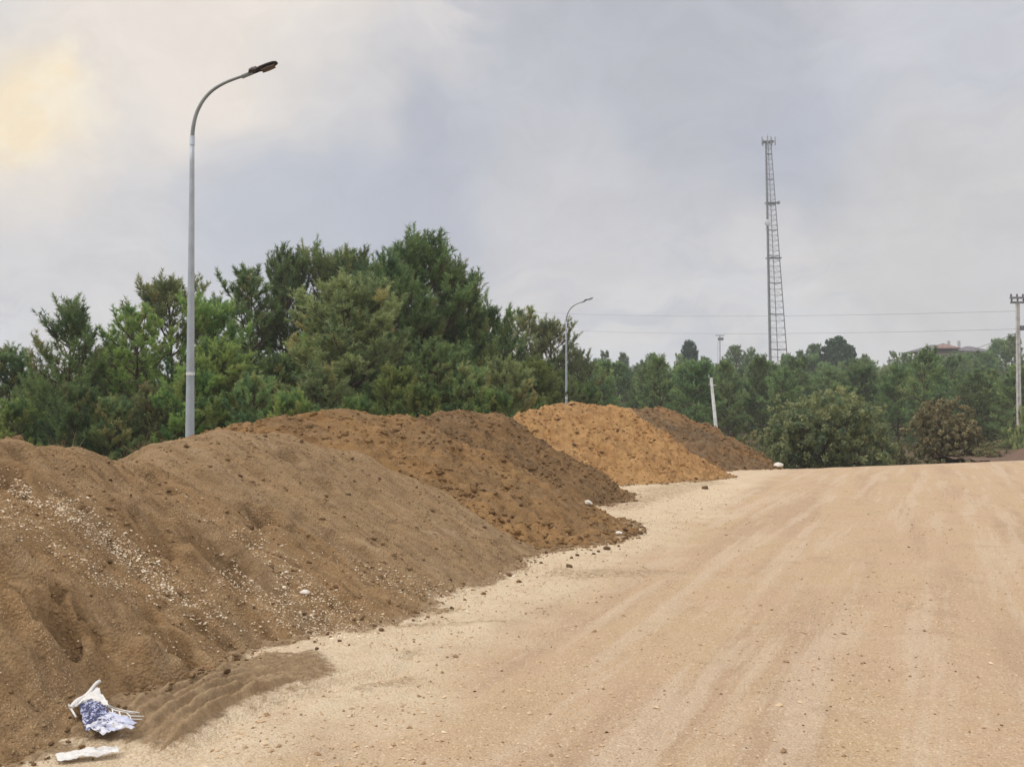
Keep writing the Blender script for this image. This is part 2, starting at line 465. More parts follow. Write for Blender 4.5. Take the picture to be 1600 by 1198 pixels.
# ridge lines of the heaps: (u, v, depth) on the crest; slope = tan of the resting angle
PILES = [
 dict(key='A', ridge=[(-420, 700, 5.3), (-150, 688, 6.2), (0, 690, 7.0), (110, 702, 7.8), (195, 722, 8.4)], tan=0.66, tans=[.76, .80, .78, .68, .50], r=0.16, res=0.022, mat='sand_tan', lump=0.025, streak=0.05, crumb=0.022, back=0.62),
 dict(key='B', ridge=[(212, 726, 8.9), (285, 692, 9.5), (350, 673, 10.0), (430, 680, 10.6), (545, 706, 11.3)], tan=0.56, r=0.14, res=0.024, mat='sand_grey', lump=0.015, streak=0.05, crumb=0.016, back=0.7),
 dict(key='C', ridge=[(350, 668, 13.0), (450, 652, 13.2), (530, 643, 13.4), (625, 652, 13.7), (700, 690, 13.9)], tan=0.52, r=0.20, res=0.03, mat='brown', lump=0.045, streak=0.05, crumb=0.038, back=0.7),
 dict(key='D', ridge=[(640, 650, 17.6), (700, 643, 18.0), (770, 650, 18.6), (800, 668, 18.8)], tan=0.64, r=0.22, res=0.036, mat='brown_b', lump=0.055, streak=0.04, crumb=0.055, back=0.7),
 dict(key='E', ridge=[(812, 650, 23.0), (860, 634, 23.6), (900, 628, 24.0), (960, 636, 24.4), (985, 652, 24.4)], tan=0.70, r=0.28, res=0.034, mat='orange', lump=0.08, streak=0.03, crumb=0.065, back=0.7),
 dict(key='F', ridge=[(985, 640, 29.0), (1030, 637, 29.6), (1090, 659, 30.0), (1130, 684, 30.0)], tan=0.66, r=0.3, res=0.05, mat='rust', lump=0.08, streak=0.06, crumb=0.08, back=0.7),
]
def dents_of(): 
    # (u, v, depth radius m, depth m): small pits and scoops seen on the nearest heaps
    return [(88, 918, .028, .05), (92, 938, .028, .05), (125, 965, .02, .03), (95, 990, .07, .09), (112, 1025, .035, .05), (150, 1003, .03, .03),
            (18, 735, .05, .05), (35, 712, .05, .03), (412, 810, .09, .10), (395, 795, .05, .04), (340, 872, .13, .09), (360, 890, .09, .05), (245, 822, .12, .05), (262, 840, .08, .04),
            (240, 970, .04, .03), (310, 975, .04, .04), (355, 1010, .04, .04), (20, 760, .06, .04), (275, 770, .04, .03), (455, 712, .06, .05), (380, 1035, .05, .05),
            (290, 1028, .08, .08), (15, 880, .05, .02), (510, 765, .06, .04)]
BUMPS = [(60, 1005, .20, .07), (25, 990, .16, .05), (262, 1030, .10, .06), (300, 1015, .08, .05), (150, 1040, .12, .05), (175, 1000, .07, .05), (215, 1012, .09, .06), (325, 1042, .07, .05), (120, 1062, .10, .05), (55, 1062, .12, .05), (285, 1050, .06, .05), (190, 1070, .08, .04), (240, 1045, .07, .04)]

def pile_height(P, x, y, detail=True):
    pts = [at(*r) for r in P['ridge']]
    best = np.full(np.shape(x), -1e9)
    wx = fbm(x * 0.9, y * 0.9, 31 + ord(P['key']), 3) * 0.13
    wy = fbm(x * 0.9 + 40, y * 0.9, 67 + ord(P['key']), 3) * 0.13
    X, Y = x + wx, y + wy
    for a, b in zip(pts[:-1], pts[1:]):
        ex, ey = b[0] - a[0], b[1] - a[1]; L2 = ex * ex + ey * ey
        t = np.clip(((X - a[0]) * ex + (Y - a[1]) * ey) / L2, 0, 1)
        d = np.hypot(X - a[0] - t * ex, Y - a[1] - t * ey)
        z = a[2] + t * (b[2] - a[2])
        i_ = [id(q) for q in pts].index(id(a)); tl = P.get('tans'); tn_ = P['tan'] if tl is None else tl[i_] + t * (tl[i_ + 1] - tl[i_])
        h = z - tn_ * (np.sqrt(d * d + P['r'] ** 2) - P['r'])
        k = 0.05
        m_ = np.maximum(best, h)
        best = np.where(best < -1e8, h, m_ + k * np.exp(-np.abs(best - h) / k) * 0.35)
    if not detail: return best
    sel = best > -0.3; out = best.copy(); x = x[sel]; y = y[sel]; best = best[sel]
    s = ord(P['key']) * 7
    ac, al = road_coords(x, y)
    h = best
    h = h + P['lump'] * fbm(x * 1.6, y * 1.6, s, 3) * 1.1
    st = fbm(ac * 0.55 + 0.25 * fbm(x, y, s + 5, 2), al * 3.4, s + 1, 4, 0.55)
    face = sstep(0.02, 0.35, best) * sstep(0.0, 0.5, pts[len(pts) // 2][2] - best + 0.15)
    h = h + P['streak'] * st * face
    cr = fbm(x * 4.6, y * 4.6, s + 2, 5, 0.66)
    cr = np.where(cr > 0, cr * 0.8, cr * 1.25)
    crm_ = 0.3 + 0.7 * sstep(0.02, 0.30, pts[len(pts) // 2][2] - best)
    if P['key'] in 'CDEF':
        pit = perlin(ac * 4.5 + .4 * perlin(x * 3, y * 3, s + 20), al * 2.6, s + 21)
        pit2 = perlin(ac * 9, al * 5.5, s + 22)
        h = h - P['crumb'] * crm_ * (2.4 * np.clip(pit - .22, 0, 1) + 1.3 * np.clip(pit2 - .25, 0, 1))
    else:
        fine_r = perlin(ac * 1.1 + .2 * perlin(x * 2, y * 2, s + 20), al * 8.5, s + 23)
        fine_r2 = perlin(ac * 1.6, al * 17, s + 29)
        h = h + 0.030 * fine_r * face + 0.014 * fine_r2 * face - 0.05 * np.clip(perlin(ac * 1.8, al * 4.5, s + 24) - .35, 0, 1) * face
    crm = 0.35 + 0.65 * sstep(0.02, 0.30, pts[len(pts) // 2][2] - best)
    h = h + P['crumb'] * cr * crm
    rid = 1 - np.abs(perlin(x * 4.2 + 0.5 * perlin(x * 2, y * 2, s), y * 4.2, s + 9)) * 2
    mask = sstep(0.0, 0.5, perlin(x * 0.9, y * 0.9, s + 12))
    h = h - P['crumb'] * 1.2 * np.clip(rid, 0, 1) ** 4 * mask
    h = h + P['crumb'] * 0.45 * perlin(x * 24, y * 24, s + 3)
    out[sel] = h
    return out

TRACK = [ground_pt(165, 1196), ground_pt(215, 1163), ground_pt(262, 1132), ground_pt(325, 1101), ground_pt(402, 1074), ground_pt(490, 1052), ground_pt(560, 1040)]
SOILP = [(ground_pt(330, 1112), ground_pt(480, 1072), .16), (ground_pt(560, 1075), ground_pt(640, 1062), .10), (ground_pt(890, 898), ground_pt(1010, 893), .30),
         (ground_pt(960, 795), ground_pt(1060, 765), .40), (ground_pt(1020, 768), ground_pt(1100, 755), .5), (ground_pt(620, 985), ground_pt(780, 975), .06), (ground_pt(960, 848), ground_pt(1000, 832), .18)]

def terrain_base(x, y):
    """ground without the heaps"""
    dcrest = (y - 29.0) - (x - 7.25) * 0.55           # beyond this line the road drops away
    dcrest = np.where(x > 7.25, dcrest, (y - 29.0) - (x - 7.25) * 0.25)
    dcrest = dcrest + 4.6
    z = -1.6 * sstep(0, 27, dcrest)
    r = np.hypot(x, y)
    hillw = sstep(-0.30, 0.05, x / np.maximum(y, 1))
    z = z + hillw * 7.0 * sstep(80, 230, y) + hillw * 1.2 * sstep(230, 330, y)
    z = z + 0.35 * fbm(x * 0.03, y * 0.03, 91, 3) * sstep(40, 80, y)
    # the heaps' yard at the left lies level with the road, the wood's floor a little lower
    z = z - 0.35 * sstep(18, 30, -x + 0.1 * y) * sstep(10, 20, y)
    return z

def terrain_fine(x, y):
    near = sstep(45, 25, y)
    ac, al = road_coords(x, y)
    z = 0.012 * fbm(ac * 1.2, al * 0.18, 5, 3) * near
    z = z + 0.010 * fbm(x * 2.2, y * 2.2, 6, 4, 0.6) * near
    z = z + 0.004 * fbm(x * 14, y * 14, 8, 3, 0.6) * sstep(16, 8, y)
    for c, wd, dp in ((-2.5, .25, .014), (-.06, .22, .012), (-1.75, .2, .007), (.85, .22, .010), (2.2, .25, .009), (3.6, .3, .009)):
        cc = c + 0.12 * perlin(al * 0.15, al * 0 + c, 44)
        z = z - dp * np.exp(-((ac - cc) / wd) ** 2) * near + 0.5 * dp * np.exp(-((ac - cc - wd * 1.6) / (wd * .6)) ** 2) * near
    return z

def soil_mask(x, y, ph):
    """1 where soil from the heaps is spread on the road edge; ph = clean height of the nearest heap"""
    n = fbm(x * 2.3, y * 2.3, 21, 5, 0.6)
    m_ = sstep(-0.10, 0.02, ph + 0.10 * n)
    for a, b, wd in SOILP:
        d, _, _ = path_dist(x, y, [a, b])
        m_ = np.maximum(m_, sstep(wd * 1.9, wd * 0.4, d + 0.5 * wd * fbm(x * 5, y * 5, 23, 4, 0.65)) * 0.52)
    d, S, side = path_dist(x, y, TRACK)
    m_ = np.maximum(m_, sstep(.42, .26, np.where(side > 0, d * 0.8, d + 0.10) + 0.07 * n) * sstep(0.0, .35, S) * sstep(2.25, 1.55, S + 0.2 * n))
    return m_

def track_relief(x, y):
    d, S, side = path_dist(x, y, TRACK)
    sd = d * side
    on = sstep(0.02, .3, S) * sstep(2.45, 1.9, S)
    prof = 0.035 * np.exp(-(sd / .27) ** 4) 
    prof = prof - 0.02 * np.exp(-((sd + .34) / .06) ** 2)
    tread = 1 + 0.18 * perlin(S * 9, sd * 4, 55)
    bank = 0.025 * sstep(.02, .35, sd) * sstep(.9, .5, sd)
    return (prof * tread + bank) * on

def all_piles(x, y, detail):
    h = np.full(np.shape(x), -9.0)
    for P in PILES:
        h = np.maximum(h, pile_height(P, x, y, detail))
    return h

def growing(start, end, step0, rate):
    out = [start]; s = step0
    while out[-1] < end:
        out.append(out[-1] + s); s *= rate
    return out
def near_ground(x, y):
    cl_ = all_piles(x, y, False)
    sm_ = soil_mask(x, y, cl_)
    z = terrain_base(x, y) + terrain_fine(x, y) + track_relief(x, y) + 0.035 * sstep(-0.5, 0.0, cl_) + 0.018 * sm_ * (1 + fbm(x * 7, y * 7, 77, 4, .65))
    return np.where(cl_ > 0.25, np.minimum(z, -0.02), z), cl_, sm_
ys = [2.2]
while ys[-1] < 40: ys.append(ys[-1] + max(0.016, 0.0048 * ys[-1]))
ys = np.array(ys + growing(ys[-1] + .25, 430, 0.3, 1.04)); ys = np.concatenate([[-40, -20, -10, -5, -2, 0, 1.0, 1.8], ys])
xl = growing(3.4, 340, 0.06, 1.06); xr = growing(4.2, 340, 0.05, 1.045)
xs = np.concatenate([[-v for v in xl[::-1]], np.arange(-3.37, 4.19, 0.027), xr])
GX, GY = np.meshgrid(xs, ys)
nearm = (GY > 1.5) & (GY < 40) & (GX > -14) & (GX < 26)
GZ = terrain_base(GX, GY)
soil = np.zeros_like(GX); shoulder = np.zeros_like(GX)
xn, yn = GX[nearm], GY[nearm]
zf, clean, sm = near_ground(xn, yn)
GZ[nearm] = zf; soil[nearm] = sm
acn, aln = road_coords(xn, yn)
shoulder[nearm] = sstep(-2.25, -3.15, acn + 0.35 * fbm(xn * .8, yn * .8, 88, 4) + 0.02 * (aln - 8)) * sstep(34, 22, yn)
ny, nx = GX.shape
V = np.stack([GX, GY, GZ], -1).reshape(-1, 3)
I = (np.arange(ny - 1)[:, None] * nx + np.arange(nx - 1)[None, :])
Q = np.stack([I, I + 1, I + nx + 1, I + nx], -1).reshape(-1, 4)
fx = V[Q[:, 0], 0]; fy = V[Q[:, 0], 1]
fac, fal = road_coords(fx, fy)
isroad = (fac > -7.5) & (fac < 16) & (fy < 42) & (fy > -30)
def submesh(name, mask, mat, **props):
    f = Q[mask]; idx, inv = np.unique(f.ravel(), return_inverse=True)
    me = mesh_np(name, V[idx], inv.reshape(-1, 4), True, {'soil': soil.ravel()[idx], 'shoulder': shoulder.ravel()[idx]})
    return link(name, me, mat, **props)
submesh('dirt_road', isroad, M['road'], kind='structure', label='pale sandy gravel road running up to a low crest')
submesh('ground', ~isroad, M['ground'], kind='structure', label='dry ground under the trees and the far hillside')

# raster of everything that has height near the camera, to set small things down on it
RX = np.arange(-9, 14, 0.035); RY = np.arange(2.2, 36, 0.035)
rgx, rgy = np.meshgrid(RX, RY)
HR = near_ground(rgx, rgy)[0]
_d, _s, _q = path_dist(rgx, rgy, TRACK)
HR = np.maximum(all_piles(rgx, rgy, True), HR + .045 * sstep(.32, .22, _d) * sstep(0.0, .25, _s))
def hgt(x, y):
    fx_ = np.clip((np.asarray(x) - RX[0]) / 0.035, 0, len(RX) - 2.001); fy_ = np.clip((np.asarray(y) - RY[0]) / 0.035, 0, len(RY) - 2.001)
    i = fx_.astype(int); j = fy_.astype(int); a = fx_ - i; b_ = fy_ - j
    return HR[j, i] * (1 - a) * (1 - b_) + HR[j, i + 1] * a * (1 - b_) + HR[j + 1, i] * (1 - a) * b_ + HR[j + 1, i + 1] * a * b_
def cast(u, v):
    """where the line of sight through a photo point meets the heaps or the road"""
    u = np.atleast_1d(np.asarray(u, float)); v = np.atleast_1d(np.asarray(v, float))
    x = (u - 800) / F; yi = -(v - 599) / F; c, s = math.cos(PITCH), math.sin(PITCH)
    dx, dy, dz = x, c - yi * s, s + yi * c
    Yh = np.full(len(u), 34.0); done = np.zeros(len(u), bool)
    for Y in np.arange(3.0, 34, 0.04):
        t = Y / dy
        hit = ~done & (CAM_H + dz * t <= hgt(dx * t, Y + 0 * t))
        Yh[hit] = Y; done |= hit
    lo = Yh - 0.04; hi = Yh.copy()
    for _ in range(7):
        mid = (lo + hi) / 2; t = mid / dy; hit = CAM_H + dz * t <= hgt(dx * t, mid)
        hi = np.where(hit, mid, hi); lo = np.where(hit, lo, mid)
    Yh = hi
    t = Yh / dy
    return dx * t, Yh, hgt(dx * t, Yh)

# ------------------------------------------------------------------ the six heaps
PILE_INFO = {
 'A': ('nearest tan sand heap at the left edge, streaked with pale pebbles', ),
 'B': ('smooth pale tan sand heap in front of the tall street lamp', ),
 'C': ('brown heap with an orange tinted crest whose foot juts farthest onto the road', ),
 'D': ('darker brown lumpy heap between the orange crested heap and the bright orange one', ),
 'E': ('bright orange earth heap below the smaller street lamp', ),
 'F': ('rusty brown farthest heap tapering down to the road crest', ),
}
_dents = [(cast(u, v), r, d) for u, v, r, d in dents_of()]
_bumps = [(cast(u, v), r, d) for u, v, r, d in BUMPS]
HEAPS = []
for P in PILES:
    pts = np.array([at(*r) for r in P['ridge']])
    rad = pts[:, 2].max() / (min(P['tans']) if 'tans' in P else P['tan']) + 0.9
    x0, x1 = pts[:, 0].min() - rad, pts[:, 0].max() + rad
    y0, y1 = pts[:, 1].min() - rad, pts[:, 1].max() + rad
    gx, gy = np.meshgrid(np.arange(x0, x1, P['res']), np.arange(y0, y1, P['res']))
    h = pile_height(P, gx, gy)
    for lst, sg in ((_dents, -1), (_bumps, 1)):
        for (cx, cy, cz), r, d in lst:
            if sg < 0: r, d = r * 1.15 + .012, d * 2.3
            q = ((gx - cx[0]) ** 2 + (gy - cy[0]) ** 2) / r ** 2
            edge = 1 + 0.35 * perlin(gx * 12, gy * 12, 3)
            h = h + sg * d * np.exp(-(q * edge) ** 1.3) - sg * 0.25 * d * np.exp(-((np.sqrt(q) - 1.7) / .5) ** 2) * (gy > cy[0])
    others = np.full(gx.shape, -9.0)
    for O in PILES:
        if O is not P: others = np.maximum(others, pile_height(O, gx, gy, False))
    keep = (h > np.minimum(0, terrain_base(gx, gy)) - 0.05) & (h > others - 0.22)
    n_y, n_x = gx.shape
    I = (np.arange(n_y - 1)[:, None] * n_x + np.arange(n_x - 1)[None, :])
    km = keep[:-1, :-1] & keep[1:, :-1] & keep[:-1, 1:] & keep[1:, 1:]
    f = np.stack([I, I + 1, I + n_x + 1, I + n_x], -1)[km]
    VV = np.stack([gx, gy, h], -1).reshape(-1, 3)
    idx, inv = np.unique(f.ravel(), return_inverse=True)
    ctr = np.array([pts[:, 0].mean(), pts[:, 1].mean(), 0])
    me = mesh_np('earth_heap', VV[idx] - ctr, inv.reshape(-1, 4), True)
    ho_ = link('earth_heap', me, M[P['mat']], loc=tuple(ctr), label=PILE_INFO[P['key']][0], category='earth heap', group='heaps of soil and sand tipped along the road')
    HEAPS.append((P, ho_))

# ------------------------------------------------------------------ loose stones and clods
_p = (1 + 5 ** .5) / 2
ICO_V = np.array([[-1, _p, 0], [1, _p, 0], [-1, -_p, 0], [1, -_p, 0], [0, -1, _p], [0, 1, _p], [0, -1, -_p], [0, 1, -_p], [_p, 0, -1], [_p, 0, 1], [-_p, 0, -1], [-_p, 0, 1]]) / math.sqrt(1 + _p * _p)
ICO_F = np.array([[0, 11, 5], [0, 5, 1], [0, 1, 7], [0, 7, 10], [0, 10, 11], [1, 5, 9], [5, 11, 4], [11, 10, 2], [10, 7, 6], [7, 1, 8], [3, 9, 4], [3, 4, 2], [3, 2, 6], [3, 6, 8], [3, 8, 9], [4, 9, 5], [2, 4, 11], [6, 2, 10], [8, 6, 7], [9, 8, 1]])
OCT_V = np.array([[1, 0, 0], [-1, 0, 0], [0, 1, 0], [0, -1, 0], [0, 0, 1], [0, 0, -1]], float)
OCT_F = np.array([[0, 2, 4], [2, 1, 4], [1, 3, 4], [3, 0, 4], [2, 0, 5], [1, 2, 5], [3, 1, 5], [0, 3, 5]])
def scatter_stones(name, x, y, r, tint, mat, sink=0.25, round_=True, **props):
    n = len(x); BV, BF = (ICO_V, ICO_F) if round_ else (OCT_V, OCT_F); nb_ = len(BV)
    z = hgt(x, y)
    a = RS.uniform(0, 2 * math.pi, n)
    sc = np.stack([r * RS.uniform(.8, 1.5, n), r * RS.uniform(.7, 1.1, n), r * RS.uniform(.5, .85, n)], -1)
    v = BV[None] * sc[:, None, :] * RS.uniform(.72, 1.22, (n, nb_, 1))
    c, s = np.cos(a)[:, None], np.sin(a)[:, None]
    vx = v[..., 0] * c - v[..., 1] * s; vy = v[..., 0] * s + v[..., 1] * c
    tilt = RS.uniform(-.3, .3, (n, 1))
    vz = v[..., 2] + vx * tilt
    vv = np.stack([vx + x[:, None], vy + y[:, None], vz + (z + r * (0.5 - sink))[:, None]], -1).reshape(-1, 3)
    ff = (BF[None] + (np.arange(n) * nb_)[:, None, None]).reshape(-1, 3)
    me = mesh_np(name, vv, ff, round_ and 'lump' in name, {'tint': np.repeat(tint, nb_)})
    return link(name, me, mat, **props)

def stone_material(name, c0, c1, c2):
    m, k, b, out = material(name)
    t = k.n('ShaderNodeAttribute', attribute_name='tint').outputs['Fac']
    c = k.mix(k.rng(t, 0, .6, smooth=False), c0, c1); c = k.mix(k.rng(t, .6, 1, smooth=False), c, c2)
    k.put(b.inputs['Base Color'], c); b.inputs['Roughness'].default_value = 0.9; b.inputs['Specular IOR Level'].default_value = 0.12
    return m
M['gravel'] = stone_material('crushed_gravel', (0.30, 0.19, 0.11), (0.60, 0.44, 0.27), (0.78, 0.64, 0.46))
M['pebble'] = stone_material('pale_pebbles', (0.45, 0.33, 0.21), (0.66, 0.53, 0.37), (0.86, 0.78, 0.64))
M['crumb'] = stone_material('dark_soil_crumbs', (0.09, 0.055, 0.03), (0.17, 0.105, 0.055), (0.26, 0.17, 0.10))

# gravel on the road, denser on the shoulder and near the camera
n = 60000
yy = 4.0 + (RS.uniform(0, 1, n) ** 1.7) * 17; xx = RS.uniform(-3.5, 13, n)
ac, al = road_coords(xx, yy)
cl = all_piles(xx, yy, False)
dens = 0.20 + 0.80 * sstep(-2.2, -3.1, ac + 0.4 * fbm(xx * .7, yy * .7, 88, 3)) + 0.5 * sstep(.1, .5, fbm(xx * .8, yy * .8, 19, 3))
ok = (cl < 0.02) & (path_dist(xx, yy, TRACK)[0] > .34) & (RS.uniform(0, 1, n) < dens) & (np.abs(xx / yy) < .62)
xx, yy = xx[ok], yy[ok]
tn = np.clip(RS.normal(.62, .16, len(xx)), .05, 1)
darkish = RS.uniform(0, 1, len(xx)) < 0.2
tn[darkish] = RS.uniform(0, .12, darkish.sum())
rr = RS.gamma(2.5, .0019, len(xx)) + .0022
scatter_stones('loose_gravel', xx, yy, rr, tn, M['gravel'], round_=False, kind='stuff', label='fine pale gravel scattered over the road and its shoulder')

# bands of pale pebbles that rolled down the nearest heaps
bands = [([(30, 765), (120, 800), (220, 880), (330, 965)], 17, 1500), ([(0, 800), (70, 840), (150, 900), (240, 935)], 12, 420), ([(100, 795), (180, 860), (260, 915), (340, 975)], 9, 650),
         ([(370, 840), (420, 890), (480, 935), (560, 975)], 26, 1500), ([(340, 900), (420, 945), (500, 985), (560, 990)], 18, 900), ([(560, 890), (640, 915), (720, 930)], 14, 420),
         ([(20, 740), (60, 790), (90, 830)], 16, 160), ([(500, 850), (600, 905), (700, 940)], 20, 240), ([(0, 1060), (250, 1010), (480, 985), (620, 960)], 24, 450), ([(280, 760), (340, 830), (400, 880)], 18, 130),
         ([(780, 905), (860, 885), (960, 865)], 8, 170), ([(480, 1010), (620, 985), (760, 935)], 9, 260)]
bu, bv = [], []
for pl, wd, cnt in bands:
    pl = np.array(pl, float); t = RS.uniform(0, len(pl) - 1.001, cnt); i = t.astype(int); f_ = (t - i)[:, None]
    p_ = pl[i] * (1 - f_) + pl[i + 1] * f_ + RS.normal(0, wd, (cnt, 2)) * np.array([1.0, 0.55])
    bu.append(p_[:, 0]); bv.append(p_[:, 1])
bu = np.concatenate(bu); bv = np.concatenate(bv)
px_, py_, pz_ = cast(bu, bv)
ok = (py_ < 13) & (path_dist(px_, py_, TRACK)[0] > .33)
px_, py_ = px_[ok], py_[ok]
px_ = px_ + RS.normal(0, .02, len(px_)); py_ = py_ + RS.normal(0, .03, len(px_))
scatter_stones('pale_pebbles', px_, py_, RS.gamma(2.2, .0014, len(px_)) + .0022, np.clip(RS.normal(.6, .25, len(px_)), 0, 1), M['pebble'], sink=.5, kind='stuff', label='pale pebbles strewn in bands down the nearest sand heaps')

# soil crumbs at the feet and on the slopes of the heaps
n = 26000
xx = RS.uniform(-5, 9, n); yy = 4.2 + RS.uniform(0, 1, n) ** 1.3 * 26
cl = all_piles(xx, yy, False)
foot = np.exp(-((cl + 0.02) / .09) ** 2); 
ok = (RS.uniform(0, 1, n) < 0.9 * foot + 0.20 * (cl > 0)) & (yy < 31)
xx, yy = xx[ok], yy[ok]
scatter_stones('soil_crumbs', xx, yy, RS.gamma(2.0, .0045, len(xx)) * (0.6 + yy / 22) + .003, RS.uniform(0, 1, len(xx)), M['crumb'], kind='stuff', label='dark crumbs of soil fallen round the feet of the heaps')

for P, o in HEAPS:
    pts = np.array([at(*r) for r in P['ridge']]); big_ = P['key'] in 'CDEF'
    cnt_ = 3400 if big_ else 3000
    x_ = RS.uniform(pts[:, 0].min() - 1.0, pts[:, 0].max() + 3.2, cnt_ * 3); y_ = RS.uniform(pts[:, 1].min() - 2.6, pts[:, 1].max() + 1.2, cnt_ * 3)
    hp = pile_height(P, x_, y_, False); ha = all_piles(x_, y_, False)
    cl_n = fbm(x_ * 1.1, y_ * 1.1, 300 + ord(P['key']), 3)
    okk = (hp > -0.05) & (hp >= ha - 0.03) & (RS.uniform(-.5, .7, len(x_)) < cl_n + .15 + .5 * np.exp(-(hp / .15) ** 2))
    x_, y_ = x_[okk][:cnt_], y_[okk][:cnt_]
    base = .0080 if big_ else .0034
    so_ = scatter_stones('soil_lumps', x_, y_, RS.gamma(1.8, base, len(x_)) + base * .8, RS.uniform(0, 1, len(x_)), M[P['mat']], sink=.5, kind='stuff')
    so_.parent = o; so_.location = (-o.location[0], -o.location[1], 0)

def rock_mesh(name, r, seed, flat=0.7, sub=2):
    import bmesh
    bm = bmesh.new(); bmesh.ops.create_icosphere(bm, subdivisions=sub, radius=1)
    rs = np.random.RandomState(seed); k_ = rs.normal(0, 1, (5, 3)); ph = rs.uniform(0, 6, 5)
    for v in bm.verts:
        p = np.array(v.co); q = 1 + 0.13 * sum(math.sin(2.2 * p @ k_[i] + ph[i]) for i in range(5)) / 1.6 + rs.uniform(-.06, .06)
        v.co = Vector((p[0] * q * r * 1.2, p[1] * q * r * .9, p[2] * q * r * flat))
    me = bpy.data.meshes.new(name); bm.to_mesh(me); bm.free()
    return me
white = [((478, 927), .034, 'white stone lying low on the pebbly slope of the nearest heaps'), ((919, 788), .065, 'white stone at the foot of the darker brown heap'),
         ((967, 834), .045, 'white stone among dark clods at the tip of the orange crested heap'), ((1216, 729), .14, 'large pale stone at the end of the farthest heap on the crest'),
         ((240, 838), .016, 'tiny white stone on the nearest heap')]
for i, ((u, v), r, lab) in enumerate(white[:4]):
    x_, y_, z_ = cast(u, v)
    o = link('white_stone', rock_mesh('white_stone', r, 40 + i, .55), M['stone_w'], loc=(x_[0], y_[0], z_[0] + r * .3), label=lab, category='stone')
    o.rotation_euler = (0.2, 0.1, i * 1.3)
clods = [(948, 858, .055), (889, 886, .05), (985, 822, .05), (975, 828, .05), (992, 836, .04), (960, 848, .045), (928, 866, .03), (902, 868, .035), (893, 872, .03), (978, 842, .05),
         (495, 1014, .022), (530, 1002, .022), (492, 1003, .016), (586, 978, .02), (545, 1008, .014), (1102, 764, .10), (935, 862, .03), (845, 880, .03), (988, 817, .04)]
base_clods = [rock_mesh('soil_clod', 1.0, 60 + i, .7) for i in range(4)]
for i, (u, v, r) in enumerate(clods):
    r *= .62
    x_, y_, z_ = cast(u, v)
    lab = 'dark soil clod fallen near the foot of the heaps'
    o = link('soil_clod', base_clods[i % 4], M['clod'], loc=(x_[0], y_[0], z_[0] + r * .4), label=lab, category='soil clod', group='dark clods on the road edge')
    o.scale = (r, r, r); o.rotation_euler = (0, 0, i * 2.1)
dk = [(1292, 1110), (1258, 1115), (1298, 1104), (1390, 1042), (1461, 1116), (1493, 1049), (1333, 1055), (1565, 1133), (1545, 1180), (784, 1048), (693, 1103), (521, 1170), (811, 995), (948, 1144), (1166, 1168), (1255, 1133), (1351, 1036), (742, 1080), (1420, 855), (1425, 820)]
pebs = [rock_mesh('dark_pebble', 1.0, 80 + i, .6, 1) for i in range(3)]
for i, (u, v) in enumerate(dk):
    x_, y_, z_ = cast(u, v); r = 0.007 * (0.7 + 0.6 * random.random()) * max(1, y_[0] / 6)
    o = link('dark_pebble', pebs[i % 3], M['clod'], loc=(x_[0], y_[0], z_[0] + r * .3), label='small dark pebble on the open gravel road', category='pebble', group='dark pebbles on the road')
    o.scale = (r, r, r); o.rotation_euler = (0, 0, i * 1.7)

# ------------------------------------------------------------------ tyre track pressed into the spread soil
tk = np.array(TRACK); seg = np.hypot(*np.diff(tk, axis=0).T); acc_ = np.concatenate([[0], np.cumsum(seg)])
ss = np.arange(.05, acc_[-1] - .12, .016)
cxs = np.interp(ss, acc_, tk[:, 0]); cys = np.interp(ss, acc_, tk[:, 1])
for _ in range(60):
    cxs[1:-1] = (cxs[:-2] + 2 * cxs[1:-1] + cxs[2:]) / 4; cys[1:-1] = (cys[:-2] + 2 * cys[1:-1] + cys[2:]) / 4
tx_, ty_ = np.gradient(cxs), np.gradient(cys); tl_ = np.hypot(tx_, ty_); nx_, ny_ = -ty_ / tl_, tx_ / tl_
dd_ = np.arange(-.25, .2501, .0085)
SS, DD = np.meshgrid(ss, dd_, indexing='ij')
wig = .012 * perlin(SS * 2.2, SS * 0, 401)
TX = cxs[:, None] + nx_[:, None] * (DD + wig); TYY = cys[:, None] + ny_[:, None] * (DD + wig)
endf = sstep(0, .6, SS) * sstep(acc_[-1] - .30, acc_[-1] - .95, SS)
rib = .5 + .5 * np.cos((DD + .012 * perlin(SS * 1.5, SS * 0, 409)) / .088 * 2 * math.pi); rib = rib ** 1.3
edge_ = sstep(.25, .19, np.abs(DD) + .02 * perlin(SS * 6, DD * 8, 405))
TZ = near_ground(TX, TYY)[0] + (-.012 + edge_ * endf * (.012 + .044 * rib * (.9 + .3 * perlin(SS * 2.5, DD * 4, 402)))) + .003 * fbm(SS * 22, DD * 30, 403, 3)
m1_, m2_ = TX.shape
I = (np.arange(m1_ - 1)[:, None] * m2_ + np.arange(m2_ - 1)[None, :])
me = mesh_np('tyre_track', np.stack([TX, TYY, TZ], -1).reshape(-1, 3), np.stack([I, I + m2_, I + m2_ + 1, I + 1], -1).reshape(-1, 4), True)
def track_material():
    m, k, b, out = material('compacted_soil')
    p = k.n('ShaderNodeTexCoord').outputs['Object']
    c = k.mix(k.rng(k.noise(p, 9.0, 5, .65), .35, .65), (0.27, 0.185, 0.105), (0.36, 0.26, 0.155))
    c = k.mix(k.rng(k.noise(p, 70.0, 3, .7), .4, .7, 0, .5), c, (0.17, 0.11, 0.06))
    k.put(b.inputs['Base Color'], c); b.inputs['Roughness'].default_value = .95; b.inputs['Specular IOR Level'].default_value = .08
    bump(k, b, k.noise(p, 60.0, 4, .7), .5, .012)
    return m
M['track'] = track_material()
link('tyre_track', me, M['track'], kind='structure', label='curved ribbed tyre track pressed into the spread soil')

